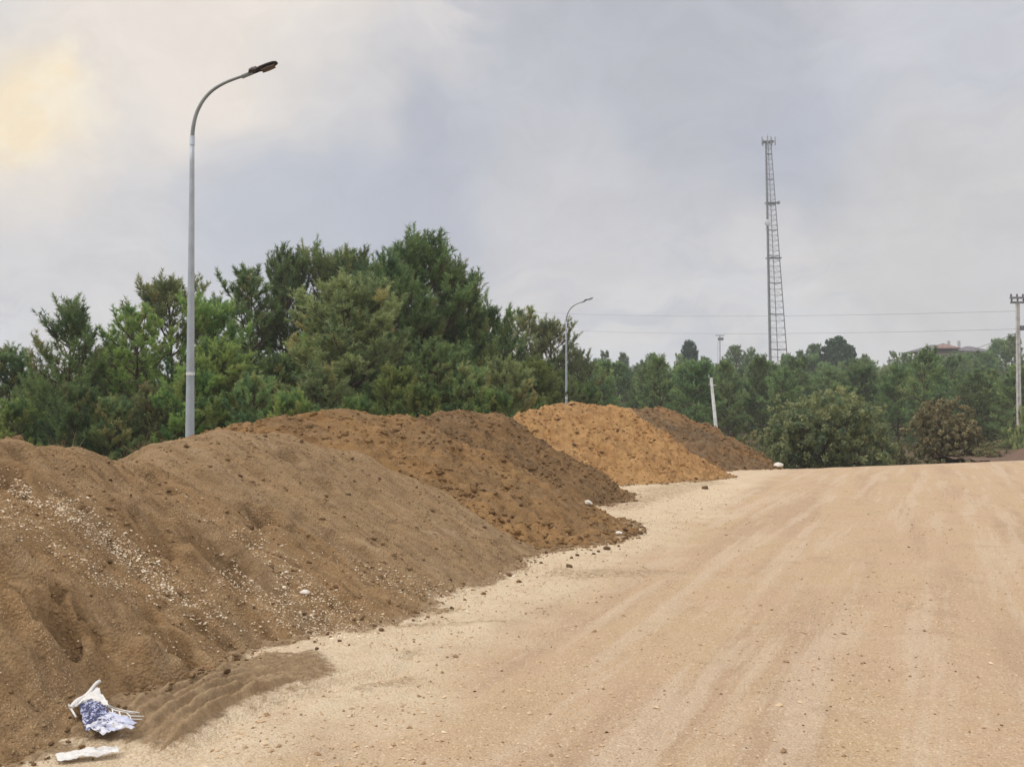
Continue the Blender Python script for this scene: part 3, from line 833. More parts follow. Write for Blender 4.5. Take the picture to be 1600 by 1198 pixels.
# ------------------------------------------------------------------ litter
def litter_material(name, kind):
    m, k, b, out = material(name)
    p = k.n('ShaderNodeTexCoord').outputs['Object']
    if kind == 'print':
        v = k.voronoi(p, 42.0); nz = k.noise(p, 30.0, 4, .7, 1.0)
        c = k.mix(k.rng(nz, .50, .56), (0.045, 0.05, 0.12), (0.42, 0.45, 0.62))
        c = k.mix(k.rng(v, .22, .12, 0, .9), c, (0.72, 0.74, 0.82))
    elif kind == 'film':
        c = k.mix(k.rng(k.noise(k.mapping(p, scale=(1, 6, 1)), 9.0, 3, .6), .4, .62), (0.78, 0.78, 0.82), (0.56, 0.59, 0.76))
    else:
        c = k.mix(k.rng(k.noise(p, 14.0, 4, .6), .3, .7), (0.70, 0.68, 0.65), (0.82, 0.80, 0.77))
    k.put(b.inputs['Base Color'], c); b.inputs['Roughness'].default_value = 0.5 if kind != 'film' else .3
    bump(k, b, k.noise(p, 40.0, 3, .6), .4, .01)
    return m
M['paper'] = litter_material('white_plastic_sacking', 'w'); M['print'] = litter_material('blue_printed_plastic', 'print'); M['film'] = litter_material('pale_blue_film', 'film')

def sheet(name, quad, nu, nv, mat, parent, origin, wr=.006, bulge=0.0, seed=0, thick=0.0012, lift=0.0):
    """a crumpled sheet whose four corners are photo points (u, v, lift above the ground)"""
    q = []
    for (u, v, l) in quad:
        x_, y_, z_ = cast(u, v); q.append(np.array([x_[0], y_[0], z_[0] + l * .7]))
    s, t = np.meshgrid(np.linspace(0, 1, nu), np.linspace(0, 1, nv))
    pt = (q[0][None, None] * ((1 - s) * (1 - t))[..., None] + q[1][None, None] * (s * (1 - t))[..., None] + q[2][None, None] * (s * t)[..., None] + q[3][None, None] * ((1 - s) * t)[..., None])
    pt[..., 2] += wr * fbm(s * 4 + seed, t * 4, seed, 4, .6) + bulge * np.sin(math.pi * s) * np.sin(math.pi * t) + lift
    pt[..., 1] += wr * fbm(s * 5 + seed + 9, t * 5, seed + 3, 3)
    g = hgt(pt[..., 0], pt[..., 1]); pt[..., 2] = np.maximum(pt[..., 2] + .012, g + .016)
    top = pt.reshape(-1, 3) - origin
    bot = top - np.array([0, 0, thick])
    I = (np.arange(nv - 1)[:, None] * nu + np.arange(nu - 1)[None, :]); f1 = np.stack([I, I + 1, I + nu + 1, I + nu], -1).reshape(-1, 4)
    N = nu * nv
    rim = []
    edge = [i for i in range(nu)] + [(j + 1) * nu - 1 for j in range(1, nv)] + [(nv - 1) * nu + i for i in range(nu - 2, -1, -1)] + [j * nu for j in range(nv - 2, 0, -1)]
    for a, b_ in zip(edge, edge[1:] + edge[:1]): rim.append([b_, a, a + N, b_ + N])
    me = mesh_np(name, np.concatenate([top, bot]), np.concatenate([f1, f1[:, ::-1] + N, np.array(rim)]), True)
    return link(name, me, mat, parent=parent)
x_, y_, z_ = cast(160, 1130); org = np.array([x_[0], y_[0], z_[0]])
sack = thing('torn_sack', 'torn white and blue printed plastic sack lying at the foot of the nearest heap', 'litter', tuple(org))
sheet('printed_panel', [(124, 1112, .05), (160, 1108, .055), (178, 1138, .02), (132, 1146, .004)], 22, 18, M['print'], sack, org, .014, .03, 3)
sheet('blue_film', [(134, 1140, .015), (172, 1132, .03), (212, 1143, .008), (158, 1152, .002)], 24, 12, M['film'], sack, org, .016, .02, 5)
sheet('blue_film', [(150, 1133, .03), (175, 1124, .03), (215, 1134, .01), (190, 1143, .01)], 16, 10, M['film'], sack, org, .012, .015, 8)
sheet('white_panel', [(112, 1116, .03), (152, 1088, .065), (172, 1116, .04), (140, 1112, .055)], 20, 14, M['paper'], sack, org, .012, .02, 12)
mb = MB()
a = np.array([c[0] for c in cast(110, 1115)]) + (0, 0, .03); b = np.array([c[0] for c in cast(155, 1086)]) + (0, 0, .07)
tt_ = np.linspace(0, 1, 12)[:, None]; pts = a * (1 - tt_) + b * tt_ + np.array([0, 0, 1.]) * (.006 * np.sin(tt_ * 9))
mb.tube(pts - org, .0095 + .002 * np.sin(np.linspace(0, 7, 12)), 8)
link('folded_hem', mb.mesh('folded_hem', True), M['paper'], parent=sack)
mb = MB()
a2 = np.array([c[0] for c in cast(107, 1110)]) + (0, 0, .03); b2 = np.array([c[0] for c in cast(119, 1125)]) + (0, 0, .015)
mb.tube(np.linspace(a2, b2, 4) - org, .0055, 6)
link('hem_end', mb.mesh('hem_end', True), M['paper'], parent=sack)
net = MB()
strands = [[(152, 1093), (165, 1106), (182, 1116), (212, 1118)], [(155, 1100), (168, 1114), (190, 1122), (225, 1122)], [(158, 1108), (172, 1120), (196, 1127), (222, 1128)], [(165, 1106), (164, 1115), (166, 1124)], [(175, 1112), (177, 1121), (182, 1126)], [(186, 1117), (188, 1123), (192, 1129)], [(198, 1118), (203, 1123), (204, 1128)], [(160, 1100), (176, 1109), (200, 1114), (218, 1119)]]
for st_ in strands:
    st_ = np.array(st_, float); x_, y_, z_ = cast(st_[:, 0], st_[:, 1])
    P3 = np.stack([x_, y_, z_ + .010 + .010 * RS.uniform(0, 1, len(x_))], -1)
    ti = np.linspace(0, len(P3) - 1, 9); P3 = np.stack([np.interp(ti, range(len(P3)), P3[:, c]) for c in range(3)], -1)
    net.tube(P3 - org, .0026 + .0012 * RS.uniform(0, 1, 9), 5)
link('torn_netting', net.mesh('torn_netting', True), M['paper'], parent=sack)
x_, y_, z_ = cast(137, 1183); o2 = np.array([x_[0], y_[0], z_[0]])
strip_root = thing('plastic_strip', 'flat white plastic strip on pale gravel at the bottom left corner', 'litter', tuple(o2))
sheet('crumpled_strip', [(86, 1182, .008), (183, 1171, .012), (187, 1180, .006), (90, 1194, .006)], 40, 9, M['paper'], strip_root, o2, .010, .012, 21)

# ------------------------------------------------------------------ street lamps
def street_lamp(u, vtop, Y, ground_z, label, rz, s=.93):
    base = at(u, 640, Y)
    root = thing('street_lamp', label, 'street lamp', (base[0], base[1], ground_z), rz, 'street lamps along the road')
    ztop = at(u, vtop, Y)[2] - ground_z
    H = ztop - .20
    hs = H - 1.52 * s                        # straight part ends here
    m1 = MB(); zz_ = np.linspace(0, hs, 16)
    m1.tube(np.stack([0 * zz_, 0 * zz_, zz_], -1), np.interp(zz_, [0, hs], [0.094, 0.042]), 20)
    link('pole', m1.mesh('pole', True), M['pole'], parent=root)
    m2 = MB(); m2.tube([(0, 0, hs - .10), (0, 0, hs + .08)], .049, 16)
    link('collar', m2.mesh('collar', True), M['pole'], parent=root)
    for hz in (0.165, ):
        m4 = MB(); m4.tube([(0, 0, H * hz + .9), (0, 0, H * hz + .96)], .0835, 18)
        link('band', m4.mesh('band', True), M['concrete'], parent=root)
    ctrl = np.array([[0, 0], [0.01, .25], [0.07, .55], [0.20, .83], [0.40, 1.06], [0.66, 1.22], [0.95, 1.33], [1.12, 1.38]]) * s
    ti = np.linspace(0, len(ctrl) - 1, 30)
    cx_ = np.interp(ti, range(len(ctrl)), ctrl[:, 0]); cz_ = np.interp(ti, range(len(ctrl)), ctrl[:, 1])
    for _ in range(3):
        cx_[1:-1] = (cx_[:-2] + 2 * cx_[1:-1] + cx_[2:]) / 4; cz_[1:-1] = (cz_[:-2] + 2 * cz_[1:-1] + cz_[2:]) / 4
    m3 = MB(); m3.tube(np.stack([cx_, 0 * cx_, cz_ + hs], -1), np.linspace(.040, .026, 30), 12)
    link('arm', m3.mesh('arm', True), M['pole_dark'], parent=root)
    # luminaire: spigot clamp, driver box with rounded hump, flat oblong head tilted up
    hx, hz = ctrl[-1]; ang = math.radians(22)
    ca, sa = math.cos(ang), math.sin(ang)
    def loc(px, pz): return (hx + px * ca - pz * sa, hs + hz + px * sa + pz * ca)
    m5 = MB(); a_ = loc(-.08, 0); b_ = loc(.14, .0); m5.tube([(a_[0], 0, a_[1]), (b_[0], 0, b_[1])], .040, 12)
    link('clamp', m5.mesh('clamp', True), M['pole_dark'], parent=root)
    def hull(name, secs, mat):
        # secs: (px, half width, top, bottom)
        n_ = 14; vs_ = []; 
        for (px, hw, tp, bt) in secs:
            for q in range(n_):
                an = 2 * math.pi * q / n_; c_, s_ = math.cos(an), math.sin(an)
                sx = math.copysign(abs(c_) ** .6, c_) * hw; sz = (tp if s_ > 0 else -bt) * abs(s_) ** .7 * (1 if s_ > 0 else 1)
                X_, Z_ = loc(px, sz); vs_.append((X_, sx, Z_))
        mbb = MB(); m_ = len(secs)
        f = [[i * n_ + q, i * n_ + (q + 1) % n_, (i + 1) * n_ + (q + 1) % n_, (i + 1) * n_ + q] for i in range(m_ - 1) for q in range(n_)]
        vs_ = np.array(vs_); mbb.add(vs_, f)
        for k0 in (0, (m_ - 1) * n_):
            mbb.v.append(vs_[k0:k0 + n_].mean(0)[None]); ci = mbb.n; mbb.n += 1
            mbb.t.append(np.array([[k0 + q, k0 + (q + 1) % n_, ci] for q in range(n_)]))
        return link(name, mbb.mesh(name, True), mat, parent=root)
    hull('driver_housing', [(.08, .05, .045, -.05), (.11, .085, .085, -.065), (.18, .10, .095, -.08), (.25, .10, .07, -.085), (.27, .085, .05, -.07)], M['lamp_head'])
    hd = hull('lamp_head', [(.26, .09, .045, -.03), (.32, .125, .05, -.035), (.48, .135, .045, -.035), (.60, .12, .038, -.03), (.66, .08, .025, -.02), (.675, .03, .01, -.01)], M['lamp_head'])
    m6 = MB()
    vs_ = []
    for px, hw in ((.33, .09), (.46, .105), (.60, .085)):
        for sg in (-1, 1):
            for dz in (-.034, -.052): X_, Z_ = loc(px, dz); vs_.append((X_, sg * hw, Z_))
    q4 = []
    for i in range(2):
        b0 = i * 4; q4 += [[b0 + 1, b0 + 3, b0 + 7, b0 + 5], [b0, b0 + 4, b0 + 6, b0 + 2], [b0, b0 + 1, b0 + 5, b0 + 4], [b0 + 2, b0 + 6, b0 + 7, b0 + 3]]
    q4 += [[0, 2, 3, 1], [8, 9, 11, 10]]
    m6.add(vs_, q4); link('lens', m6.mesh('lens'), M['lamp_glass'], parent=hd)
    return root
street_lamp(297, 92, 20.0, 0.0, 'tall grey street lamp with curved arm standing behind the smooth pale tan heap', 0.0)
street_lamp(885, 463, 62.5, 0.0, 'smaller distant street lamp with curved arm rising behind the bright orange heap', 0.0)

# ------------------------------------------------------------------ power poles and wires
def zt(x, y): return float(terrain_base(np.array([float(x)]), np.array([float(y)]))[0])
def power_pole(u, vtop, Y, label, w0=.075, w1=.085, arms=True):
    top = at(u, vtop, Y); gz = zt(top[0], Y)
    root = thing('power_pole', label, 'power pole', (top[0], Y, gz - .1))
    H = top[2] - gz + .1
    # H-section concrete pole: two flanges and a web with openings between
    m_ = MB()
    for sg in (-1, 1):
        m_.tube(np.array([(sg * w0, 0, 0), (sg * w1 * .62, 0, H)]), [.07, .055], 4)
    link('flange', m_.mesh('flange'), M['concrete'], parent=root)
    z_ = 0.2
    while z_ < H - .3:
        hh_ = .33 if z_ < H * .5 else 1.2
        hh_ = min(hh_, H - .1 - z_)
        m_ = MB(); ww = np.interp(z_, [0, H], [w0, w1 * .62]); m_.box((0, 0, z_ + hh_ / 2), (ww * 2 - .06, .08, hh_)); z_ += hh_ + (.22 if z_ < H * .5 else .01)
        link('web', m_.mesh('web'), M['concrete'], parent=root)
    if arms:
        for az, L, yo in ((H - .05, .72, 0), (H + .22, .72, .3)):
            m_ = MB(); m_.box((.12 if yo else 0, yo, az), (L, .10, .10)); 
            arm = link('crossarm', m_.mesh('crossarm'), M['steel'], parent=root)
            for ix in (-.42, 0, .42):
                m_ = MB(); m_.tube([(ix * L + (.12 if yo else 0), yo, az + .05), (ix * L + (.12 if yo else 0), yo, az + .12), (ix * L + (.12 if yo else 0), yo, az + .2)], [.03, .055, .03], 8)
                link('insulator', m_.mesh('insulator', True), M['lamp_head'], parent=arm)
        m_ = MB(); m_.box((.28, 0, H - 1.35), (.42, .3, .22)); link('bracket', m_.mesh('bracket'), M['steel'], parent=root)
    return root, top
pr, ptop = power_pole(1590, 471, 52.0, 'concrete power pole with crossarms at the right edge of the photo')
hidden, htop = power_pole(770, 492, 112.0, 'concrete power pole standing behind the pine wood')
# short leaning white pole beyond the heaps
b0 = at(1121, 692, 60.0); t0_ = at(1111, 590, 60.0); gz = zt(b0[0], 60.0)
root = thing('leaning_pole', 'short whitish pole leaning left beyond the farthest heap', 'pole', (b0[0], 60.0, gz - .1))
sl = (t0_ - b0); kk = (gz - .1 - b0[2]) / sl[2]; foot_ = b0 + sl * kk
off = np.array([b0[0], 60.0, gz - .1])
m_ = MB(); m_.tube(np.array([foot_ - off, t0_ - off]), [.12, .085], 10); link('shaft', m_.mesh('shaft', True), M['concrete'], parent=root)
m_ = MB(); m_.beam(t0_ - off + (-.15, 0, -.40), t0_ - off + (.28, 0, -.46), .035); link('crossbar', m_.mesh('crossbar'), M['concrete'], parent=root)
m_ = MB(); m_.tube([t0_ - off + (-.12, 0, -.02), t0_ - off + (-.12, 0, .16)], .05, 8); link('insulator', m_.mesh('insulator', True), M['steel'], parent=root)

def wire(a, b, sag, label, r=.017):
    t = np.linspace(0, 1, 50)[:, None]; a = np.array(a, float); b = np.array(b, float)
    p = a * (1 - t) + b * t; p[:, 2] -= (sag * 4 * t * (1 - t))[:, 0]
    m_ = MB(); m_.tube(p, r, 5, cap=False)
    o_ = a.copy(); me = m_.mesh('overhead_wire', True)
    co = np.zeros(len(me.vertices) * 3, np.float32); me.vertices.foreach_get('co', co); co = co.reshape(-1, 3) - o_; me.vertices.foreach_set('co', co.astype(np.float32).ravel())
    link('overhead_wire', me, M['wire'], loc=tuple(o_), label=label, category='wire', group='overhead wires from the power pole')
wire(at(1588, 486, 52), at(770, 484, 112), .45, 'upper overhead wire spanning from the power pole across to the pines', .011)
wire(at(1588, 514, 52), at(770, 509, 112), .5, 'lower overhead wire spanning from the power pole across to the pines', .011)
wire(at(1588, 520, 52), at(1440, 560, 150), .5, 'short dark overhead wire dropping from the power pole towards the red roofed house', .02)

# ------------------------------------------------------------------ lattice tower, mast and house
TY = 300.0
def tower():
    gz = 6.5
    bx = at(1212, 600, TY)[0]
    root = thing('lattice_tower', 'tall three legged steel lattice telecom tower on the wooded hill', 'telecom tower', (bx, TY, gz))
    top = at(1200, 222, TY)[2] - gz
    def X(u): return at(u, 600, TY)[0] - bx
    def zf_(v): return at(1200, v, TY)[2] - gz
    zb = 0.0; vb, vt = 560.0, 222.0
    zb_v = zf_(vb)
    def leg(ub, ut, yb, yt):
        xb, xt = X(ub), X(ut)
        def pos(z):
            t = (z - zb_v) / (top - zb_v); return np.array([xb + (xt - xb) * t, yb + (yt - yb) * t, z])
        return pos
    legs = [leg(1201, 1198, -1.6, -.7), leg(1230, 1206.5, -.2, -.3), leg(1221, 1203.5, 3.8, .8)]
    for pos, r in zip(legs, (.34, .16, .13)):
        m_ = MB(); m_.tube(np.array([pos(0), pos(top)]), [r, r * .75], 6); link('leg', m_.mesh('leg'), M['steel'], parent=root)
    m_ = MB()                                        # cable ladder up the left leg
    o_ = np.array([.5, 0.1, 0]); m_.beam(legs[0](0) + o_, legs[0](top) + o_ * .5, .09); 
    for z in np.arange(1, top, 1.2): m_.beam(legs[0](z), legs[0](z) + o_ * (1 - .5 * z / top), .05)
    link('cable_ladder', m_.mesh('cable_ladder'), M['steel'], parent=root)
    z = 1.0; lv = [z]
    while z < top - 2:
        wd = np.linalg.norm(legs[0](z) - legs[1](z)); z += max(1.5, wd * .40); lv.append(min(z, top - .3))
    for i, z in enumerate(lv):
        m_ = MB(); r = .10 if i % 5 == 0 else .045
        for a, b in ((0, 1), (1, 2), (2, 0)): m_.beam(legs[a](z), legs[b](z), r)
        link('horizontal_brace', m_.mesh('horizontal_brace'), M['steel'], parent=root)
    for i, (z0, z1) in enumerate(zip(lv[:-1], lv[1:])):
        m_ = MB()
        for a, b in ((0, 1), (1, 2), (2, 0)):
            if i % 2: a, b = b, a
            m_.beam(legs[a](z0), legs[b](z1), .035)
            if i % 2: m_.beam(legs[b](z0), legs[a](z1), .025)
        link('diagonal_brace', m_.mesh('diagonal_brace'), M['steel_light'], parent=root)
    for v in (378, 478):                              # rest platforms
        z = zf_(v if v == 478 else 317); m_ = MB(); c = (legs[0](z) + legs[1](z)) / 2; wd = abs(legs[1](z)[0] - legs[0](z)[0]) + 1.0
    for v in (317, 403):
        z = zf_(v); c = (legs[0](z) + legs[1](z) + legs[2](z)) / 3; wd = abs(legs[1](z)[0] - legs[0](z)[0]) + .7
        m_ = MB(); m_.box((c[0], c[1], z), (wd, 2.0, .25)); link('platform', m_.mesh('platform'), M['steel'], parent=root)
    # head frame with antennas
    ct = (legs[0](top) + legs[1](top)) / 2
    m_ = MB(); m_.box((ct[0], 0, top), (3.3, 2.6, .22)); link('platform', m_.mesh('platform'), M['steel'], parent=root)
    m_ = MB(); m_.beam((ct[0], 0, top), (ct[0], 0, top + 1.6), .12, 6); m_.beam((ct[0], 0, top + 1.4), (ct[0], 0, top + 2.6), .04, 5)
    link('spigot', m_.mesh('spigot'), M['steel'], parent=root)
    for ax, ay, hh, tl in ((-1.9, -.8, 2.5, -.08), (-1.25, .9, 2.2, -.05), (-.45, -1.3, 2.6, 0), (.6, -1.2, 2.4, 0), (1.35, .8, 2.2, .05), (1.95, -.7, 2.6, .08)):
        m_ = MB(); m_.box((ct[0] + ax, ay, top + .1), (.28, .2, hh)); link('panel_antenna', m_.mesh('panel_antenna'), M['steel_light'], parent=root)
        m_ = MB(); m_.beam((ct[0] + ax * .6, ay * .6, top), (ct[0] + ax, ay, top + .1), .06); link('antenna_bracket', m_.mesh('antenna_bracket'), M['steel'], parent=root)
    for v, du, r, mm in ((350, -3, .95, 'white_gear'), (318, 0, .5, 'steel'), (449, -4, .35, 'steel')):
        z = zf_(v); side = 1 if v == 318 else 0
        c = legs[side](z) + np.array([.6 if side else -.15, -.9, 0])
        m_ = MB(); m_.tube([c + (0, .25, 0), c + (0, .05, 0), c + (0, -.25, 0), c + (0, -.3, 0)], [r * .4, r, r, r * .9], 16)
        link('dish_antenna', m_.mesh('dish_antenna', True), M[mm], parent=root)
    for z in np.arange(4, top - 10, 5.5):
        m_ = MB(); m_.box(legs[0](z) + np.array([-.35, 0, 0]), (.35, .35, .45)); link('junction_box', m_.mesh('junction_box'), M['white_gear'], parent=root)
tower()
mx0 = at(1125, 560, 260)
root = thing('short_mast', 'short thin mast with crossed aerials left of the lattice tower', 'mast', (mx0[0], 260, 6.5))
zt_ = at(1125, 524, 260)[2] - 6.5
m_ = MB(); m_.beam((0, 0, 0), (0, 0, zt_), .14, 6); m_.beam((-.6, 0, 0), (-.5, 0, zt_ - .6), .05, 5); link('shaft', m_.mesh('shaft'), M['steel_light'], parent=root)
m_ = MB(); m_.box((0, 0, zt_), (2.3, .15, .18)); m_.box((.2, 0, zt_ - .9), (1.4, .3, .7)); link('aerial', m_.mesh('aerial'), M['steel'], parent=root)

def house():
    Y = 225.0
    l = at(1432, 548, Y); r = at(1556, 548, Y); zt0 = l[2]; gz = 6.0
    cx = (l[0] + r[0]) / 2; W = r[0] - l[0]
    root = thing('hill_house', 'low house with faded red hipped roof among trees on the hilltop', 'house', (cx, Y, gz))
    he = zt0 - gz
    m_ = MB(); m_.box((-W * .13, 3, he / 2), (W * .50, 7, he)); link('wall', m_.mesh('wall'), M['wall'], parent=root)
    def hip(x0, x1, y0, y1, z0, h, mat, nm):
        mm = MB(); mid = (y0 + y1) / 2; ins = (y1 - y0) / 2
        v = [(x0, y0, z0), (x1, y0, z0), (x1, y1, z0), (x0, y1, z0), (x0 + ins, mid, z0 + h), (x1 - ins, mid, z0 + h), (x0, y0, z0 - .25), (x1, y0, z0 - .25), (x1, y1, z0 - .25), (x0, y1, z0 - .25)]
        mm.add(v, [[0, 1, 5, 4], [2, 3, 4, 5], [0, 6, 7, 1], [1, 7, 8, 2], [2, 8, 9, 3], [3, 9, 6, 0], [9, 8, 7, 6]])
        mm.t.append(np.array([[1, 2, 5], [3, 0, 4]]))
        return link(nm, mm.mesh(nm), mat, parent=root)
    rf = hip(-W * .5, W * .14, -1.5, 7.5, he, 1.5, M['roof_g'], 'roof')
    rf2 = hip(-W * .30, W * .0, -2.2, 3.2, he + .55, 1.15, M['roof'], 'roof'); rf2['label'] = 'red tiled upper roof'
    hip(W * .02, W * .5, 0.5, 8, he + .0, 1.25, M['roof_g'], 'roof')
    m_ = MB(); m_.box((W * .26, 4.5, he / 2), (W * .34, 5.5, he - .1)); link('wall', m_.mesh('wall'), M['wall'], parent=root)
    for x_ in (-W * .03, W * .1):
        m_ = MB(); m_.box((x_ + W * .02, 3.4, he + 1.5), (.5, .5, 1.8)); link('chimney', m_.mesh('chimney'), M['concrete'], parent=rf)
    for x_ in (-W * .49, -W * .44, W * .46):
        m_ = MB(); m_.box((x_, -1.0, he / 2 - .14), (.35, .35, he - .28)); link('column', m_.mesh('column'), M['concrete'], parent=root)
    for x_ in (-W * .32, -W * .22, -W * .08, W * .05):
        m_ = MB(); m_.box((x_, -.52, he - 1.5), (1.1, .06, 1.3)); wn = link('window', m_.mesh('window'), M['white_gear'], parent=root)
        m_ = MB(); m_.box((x_, -.56, he - 1.5), (.9, .04, 1.1)); link('pane', m_.mesh('pane'), M['glass'], parent=wn)
house()

# ------------------------------------------------------------------ vegetation
def needles(P, A, L, n, nl, w, spread=1.0, seed=0):
    spread = spread * .92
    """bottlebrush shoots: n needle triangles round each axis"""
    rs = np.random.RandomState(seed); N = len(P)
    t = rs.uniform(0.0, 1.0, (N, n)); 
    rnd = rs.normal(0, 1, (N, n, 3)); A_ = A[:, None, :]
    rad = rnd - (rnd * A_).sum(-1, keepdims=True) * A_; rad /= np.linalg.norm(rad, axis=-1, keepdims=True) + 1e-9
    d = A_ * (0.55 + .5 * t[..., None]) + rad * spread; d /= np.linalg.norm(d, axis=-1, keepdims=True)
    b = P[:, None, :] + A_ * (t * L[:, None])[..., None]
    ln = nl * rs.uniform(.7, 1.15, (N, n, 1))
    tip = b + d * ln
    sd_ = np.cross(d, rs.normal(0, 1, (N, n, 3))); sd_ /= np.linalg.norm(sd_, axis=-1, keepdims=True) + 1e-9
    v = np.stack([b - sd_ * w * .5, b + sd_ * w * .5, tip], 2).reshape(-1, 3)
    f = np.arange(N * n * 3).reshape(-1, 3)
    return v, f

def pine(seed, H, R, base, shape='cone', whorl=.42, per=5, twig=.36, nn=40, nl=.20, nw=.031, up=0.9, gap=0.1, lean=0.0, tuftL=.38):
    rs = np.random.RandomState(seed)
    wood = MB(); whorl = whorl * 1.04
    zs = np.linspace(0, H, 12); wob_ = np.stack([lean * (zs / H) ** 1.5 * H * .1 + .12 * np.sin(zs * .7 + seed) * (zs / H), .12 * np.cos(zs * .6 + seed * 2) * (zs / H), zs], -1)
    wood.tube(wob_, np.interp(zs, [0, H * .9, H], [.012 * H + .03, .025, .012]), 7)
    def trunk(z): return np.array([np.interp(z, zs, wob_[:, 0]), np.interp(z, zs, wob_[:, 1]), z])
    P, A, L, T = [], [], [], []
    def tuft(p, ax, l, t): P.append(p); A.append(ax); L.append(l); T.append(t)
    up_v = np.array([0, 0, 1.0])
    z = base
    while z < H - .15:
        t = (z - base) / (H - base)
        if shape == 'cone': rad = R * (1 - t) ** .5 * (0.75 + .4 * min(1, t * 4 + .3)) + .2
        elif shape == 'round': rad = R * math.sqrt(max(0, 1 - (t * 1.02 - .38) ** 2 / .41)) * .95 + .1
        elif shape == 'vase': rad = R * (0.55 + .6 * math.sin(min(1, t * 1.25) * math.pi * .62)) * (1 - .55 * t ** 3) * (1 if t < .9 else .6)
        nb = per + rs.randint(-1, 2)
        a0 = rs.uniform(0, 6.28)
        for b in range(nb):
            if rs.uniform() < gap: continue
            az = a0 + b * 6.283 / nb + rs.normal(0, .25)
            Lb = rad * rs.uniform(.65, 1.12)
            e0 = math.radians(np.interp(t, [0, .35, 1], [0, 20 * up, 50]) + rs.normal(0, 10)); e1 = e0 + math.radians(rs.uniform(22, 48) * up)
            ns = max(4, int(Lb / .25)); pts = [trunk(z)]
            for i in range(ns):
                e = e0 + (e1 - e0) * (i / ns) ** 1.3; az_ = az + .12 * math.sin(i * .9 + b)
                pts.append(pts[-1] + np.array([math.cos(az_) * math.cos(e), math.sin(az_) * math.cos(e), math.sin(e)]) * (Lb / ns))
            pts = np.array(pts)
            wood.tube(pts, np.linspace(.008 * H * (1 - .7 * t) + .008, .008, len(pts)), 4, cap=False)
            btint = rs.uniform(0, 1)
            bt = rs.uniform(.0, .75) if btint < .86 else rs.uniform(.78, 1.0)
            dd = pts[-1] - pts[-2]; dd /= np.linalg.norm(dd)
            def ax_(v_, k_): 
                v_ = v_ + up_v * k_ + rs.normal(0, .30, 3); return v_ / np.linalg.norm(v_)
            for q in range(3): tuft(pts[-1], ax_(dd + rs.normal(0, .45 * (q > 0), 3), .8 * up), tuftL * rs.uniform(.9, 1.7), bt)
            s_ = .25 * Lb
            while s_ < Lb:
                k_ = s_ / Lb * ns; i = min(int(k_), ns - 1); p = pts[i] + (pts[i + 1] - pts[i]) * (k_ - i)
                dv = pts[i + 1] - pts[i]; dv /= np.linalg.norm(dv)
                side = np.cross(dv, up_v); side /= np.linalg.norm(side) + 1e-9
                for sg in (-1, 1):
                    if rs.uniform() < .12: continue
                    tl = (Lb - s_) * .38 * rs.uniform(.5, 1.1) + .10
                    td = dv * .75 + side * sg * .85 + up_v * rs.uniform(-.1, .45); td /= np.linalg.norm(td)
                    e = p + td * tl; wood.tube(np.array([p, e]), [.008, .005], 3, cap=False)
                    tuft(e, ax_(td, 1.05 * up), tuftL * rs.uniform(.65, 1.1), np.clip(bt + rs.normal(0, .12), 0, 1))
                    tuft(e, ax_(td * .5 + side * rs.normal(0, .6), .7), tuftL * rs.uniform(.5, .8), np.clip(bt + rs.normal(0, .15), 0, 1))
                    if tl > .42:
                        tuft(p + td * tl * .5, ax_(td, .6 * up), tuftL * rs.uniform(.7, 1.1), np.clip(bt + rs.normal(0, .12), 0, 1))
                        if tl > .75:
                            for f_ in (.3, .8): tuft(p + td * tl * f_ + side * .06, ax_(td + side * rs.choice([-1, 1]) * .8, .5 * up), tuftL * rs.uniform(.7, 1.1), np.clip(bt + rs.normal(0, .12), 0, 1))
                s_ += twig * rs.uniform(.8, 1.25)
        z += whorl * rs.uniform(.8, 1.2) * (1.0 if t < .8 else .75)
    for q in range(5): tuft(trunk(H - .1 * q), ax_(up_v + rs.normal(0, .25 * (q > 0), 3), .8), tuftL * 1.5, rs.uniform(0, .7))
    P = np.array(P); A = np.array(A); L = np.array(L); T = np.array(T)
    v, f = needles(P, A, L, nn, nl, nw, .9, seed)
    crown = mesh_np('crown', v, f, False, {'tint': np.repeat(T, nn * 3)})
    return wood.mesh('trunk', True), crown, len(P)

